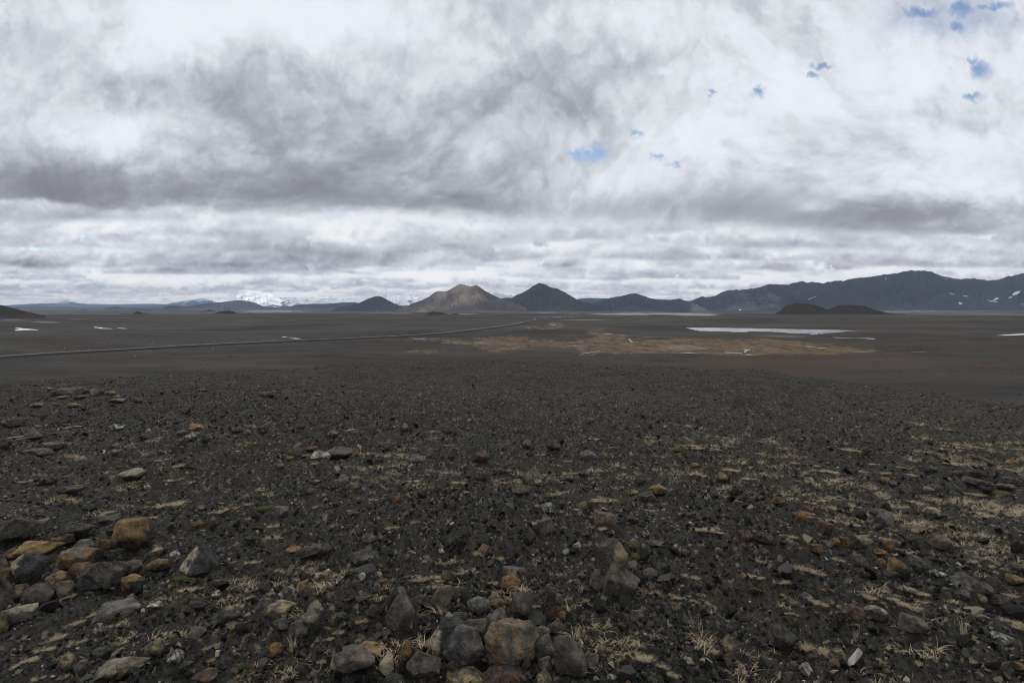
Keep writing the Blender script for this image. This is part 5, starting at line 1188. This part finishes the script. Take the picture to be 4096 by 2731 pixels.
def auto(base, c, r, me=None):
    near = sorted((math.hypot(c - l[0], (r - l[1]) * 1.5), l) for l in LMK if l[3] is not me); cand = []
    for d, l in near[:6]: cand.append(f"{base} {rel(c - l[0], r - l[1])} the {l[2]}")
    for lb in cand:
        if lb not in used and len(lb.split()) <= 16: used.add(lb); return lb
    for (d1, l1) in near[:3]:
        for e in ("nearer", "farther", "low", "lone", "half-buried"):
            lb = f"{e} {base} {rel(c - l1[0], r - l1[1])} the {l1[2]}"
            if lb not in used and len(lb.split()) <= 16: used.add(lb); return lb
    return base
for r in ROCKS: used.add(r["label"])
for r in ROCKS:
    lb = r["label"] or auto(f"{size_word(r['w'])} {NAMES[r['key']]} {STN[r['st']]}".replace("dark stone with a pale left face", "pale-faced dark"), r["c"], r["r"], r)
    tag(r["o"], lb, r["n"], "stones lying on the gravel slope")
for t in TUFTS:
    w = "wide" if t["w"] > 24 else "medium" if t["w"] > 14 else "small"
    tag(t["o"], auto(f"{w} tuft of " + ("upright pale stalks" if t["stalk"] else "dry straw grass"), t["c"], t["r"]), "grass tuft", "dry grass tufts on the gravel")

# ---------------------------------------------------------------- gravel: uncountable small stones, one mesh
def chip(rng, nv_):
    import bmesh
    p = rng.randn(nv_, 3); p /= np.linalg.norm(p, axis=1)[:, None]; p *= rng.uniform(.75, 1, (nv_, 1)); bm = bmesh.new()
    for q in p: bm.verts.new(q)
    bmesh.ops.convex_hull(bm, input=bm.verts); bmesh.ops.triangulate(bm, faces=bm.faces)
    lo = [v for v in bm.verts if not v.link_faces]; bmesh.ops.delete(bm, geom=lo, context="VERTS"); bm.verts.index_update()
    V = np.array([v.co[:] for v in bm.verts]); Fq = np.array([[v.index for v in f.verts] for f in bm.faces]); bm.free(); return V, Fq
def scatter(name, N, r0, r1, smin, k, power, smax, seed, nvert, pal, wts, flat=(.35, .85), sink=.12, dens=None, azm=66, size_cl=None):
    rng = np.random.RandomState(seed); th = np.radians(rng.uniform(-azm, azm, N)); r = r0 * (r1 / r0) ** rng.rand(N); x = r * np.sin(th); y = r * np.cos(th)
    s = np.minimum(np.maximum(smin, k * r) * (1 - rng.rand(N)) ** (-1 / power), smax)
    if dens is not None: keep = rng.rand(N) < dens(x, y, r, s); x, y, r, s = x[keep], y[keep], r[keep], s[keep]; N = len(x)
    z = ground_z(x, y); pal = np.array(pal); ci = rng.choice(len(pal), N, p=np.array(wts) / sum(wts)); col = pal[ci] * rng.uniform(.7, 1.3, (N, 1))
    protos = [chip(rng, nvert) for _ in range(12)]; pi = rng.randint(0, 12, N); Vs, Fs, Cs = [], [], []; base = 0
    for k_ in range(12):
        m = pi == k_; n_ = m.sum()
        if not n_: continue
        V, Fq = protos[k_]; a = rng.uniform(0, 2 * np.pi, n_); sx = s[m] * rng.uniform(.7, 1.2, n_) * .5; sy = s[m] * rng.uniform(.5, .9, n_) * .5; sz = s[m] * rng.uniform(*flat, n_) * .5
        t1 = rng.uniform(-.45, .45, n_); t2 = rng.uniform(-.45, .45, n_)
        X = V[None, :, 0] * sx[:, None]; Y = V[None, :, 1] * sy[:, None]; Z = V[None, :, 2] * sz[:, None] + X * t1[:, None] + Y * t2[:, None]
        ca, sa = np.cos(a)[:, None], np.sin(a)[:, None]; XX = X * ca - Y * sa + x[m][:, None]; YY = X * sa + Y * ca + y[m][:, None]; ZZ = Z + (z[m] + sz * (1 - 2 * sink))[:, None]
        Vs.append(np.stack([XX, YY, ZZ], -1).reshape(-1, 3)); nv_ = len(V); Fs.append((Fq[None] + (np.arange(n_) * nv_)[:, None, None] + base).reshape(-1, 3)); Cs.append(np.repeat(col[m], nv_, 0)); base += n_ * nv_
    C = np.vstack(Cs); C = np.concatenate([C, np.ones((len(C), 1))], 1)
    o = mesh_obj(name, np.vstack(Vs), np.vstack(Fs), M_grav, smooth=False, attrs={"tint": ("FLOAT_COLOR", C)}); tag(o, kind="stuff"); return o
GP = [(.014, .0135, .0125), (.033, .032, .029), (.062, .059, .053), (.066, .053, .039), (.10, .062, .038), (.18, .125, .065), (.26, .23, .175), (.42, .40, .36)]
GW = [36, 34, 14, 7, 1.6, 1.3, 3.0, .9]
def calm(x, y, r, s):
    C, R = proj(x, y, ground_z(x, y)); lo = np.interp(C, [0, 250, 450, 1024], [382, 390, 412, 438]); return ss(-25, 40, R - lo) * .93 + .07
scatter("gravel", 400000, 1.5, 45, .009, .0016, 2.4, .07, 5, 8, GP, GW, dens=lambda x, y, r, s: np.clip(calm(x, y, r, s) + .25, 0, 1))
scatter("pebbles", 23000, 1.6, 60, .026, .0034, 2.3, .16, 6, 12, GP, [34, 36, 18, 7, 1.6, 1.6, 3.0, .7], dens=lambda x, y, r, s: np.clip(.55 + .55 * samp(NF, x / 14 + .3, y / 14) , .12, 1) * calm(x, y, r, s))
def bigd(x, y, r, s):
    C, R = proj(x, y, ground_z(x, y)); pile = np.exp(-((C - 60) / 75) ** 2 - ((R - 570) / 38) ** 2) + np.exp(-((C - 470) / 85) ** 2 - ((R - 640) / 36) ** 2); cl = np.clip(.18 + .7 * samp(NF, x / 22 + .6, y / 22), 0, 1) + 2 * pile; return calm(x, y, r, s) * cl * np.clip(np.interp(R, [360, 420, 480, 700], [.25, .7, 1, .5]), 0, 1)
GPS = [(.034, .033, .031), (.050, .048, .045), (.078, .074, .067)] + GP[3:]
SC = scatter("scattered_stones", 3700, 2.6, 70, .06, .0050, 3.2, .21, 8, 16, GPS, [30, 36, 20, 9, 1.0, 1.2, .8, 0], flat=(.4, .8), sink=.3, dens=bigd)
SC.data.materials[0] = M_stone
scatter("far_boulders", 11000, 75, 520, .12, .0010, 2.6, .8, 9, 9, [(.035, .034, .032), (.06, .055, .05), (.12, .105, .085), (.17, .15, .125)], [5, 5, 2, .7], azm=44, dens=lambda x, y, r, s: np.clip(.5 + .5 * samp(NF, x / 160, y / 160), .1, 1))
# small grass wisps everywhere, denser on the right
def wisps():
    rng = np.random.RandomState(31); N = 12000; th = np.radians(rng.uniform(-45, 45, N)); r = 2.3 * (38 / 2.3) ** rng.rand(N); x = r * np.sin(th); y = r * np.cos(th)
    C, R = proj(x, y, ground_z(x, y)); d = .06 - .03 * ss(560, 640, R) + .62 * ss(520, 950, C) * ss(418, 445, R) * ss(600, 500, R) + .07 * ss(420, 450, R) * ss(520, 480, R); d = d * np.clip(.35 + 1.2 * samp(NF, x / 9 + .1, y / 9), 0, 2) * ss(405, 440, R)
    k = rng.rand(N) < d; x, y, r = x[k], y[k], r[k]; z = ground_z(x, y); Vs, Fs, Ts = [], [], []; b = 0
    small = [tuft_mesh("t", rng, 90, 1.0, .40, 1.6, None, .0055) for _ in range(8)]
    for i in range(len(x)):
        V, Fq, tn = small[i % 8]; s = rng.uniform(.05, .16) * (1 + r[i] / 14); a = rng.uniform(0, 6.28); ca, sa = math.cos(a), math.sin(a)
        Vs.append(np.stack([(V[:, 0] * ca - V[:, 1] * sa) * s * 1.5 + x[i], (V[:, 0] * sa + V[:, 1] * ca) * s + y[i], V[:, 2] * s * .75 + z[i]], -1)); Fs.append(Fq + b); Ts.append(tn * .7 + .3 * rng.rand()); b += len(V)
    o = mesh_obj("dry_grass", np.vstack(Vs), np.vstack(Fs), M_straw, attrs={"tone": ("FLOAT", np.concatenate(Ts))}); tag(o, kind="stuff")
wisps()
scatter("plain_rubble", 30000, 95, 420, .05, .0006, 2.4, .35, 19, 8, [(.03, .029, .027), (.075, .07, .06), (.16, .145, .12)], [4, 4, 3], azm=44)
print("scatter", time.time() - T0)

# ---------------------------------------------------------------- the air between here and the far mountains
V, Fq = box_mesh([(0, 0, (-140 + HTOP) / 2, 53000, 53000, HTOP + 140)])
hz = mesh_obj("haze", V, Fq, None, smooth=False); tag(hz, kind="stuff")
m = bpy.data.materials.new("clear_air_haze"); m.use_nodes = True; nt = m.node_tree; nt.nodes.clear()
pv = nt.nodes.new("ShaderNodeVolumePrincipled"); mo = nt.nodes.new("ShaderNodeOutputMaterial"); nt.links.new(pv.outputs[0], mo.inputs["Volume"])
pv.inputs["Density"].default_value = HAZE; pv.inputs["Color"].default_value = (.52, .72, 1.0, 1); hz.data.materials.append(m)
print("done", time.time() - T0)
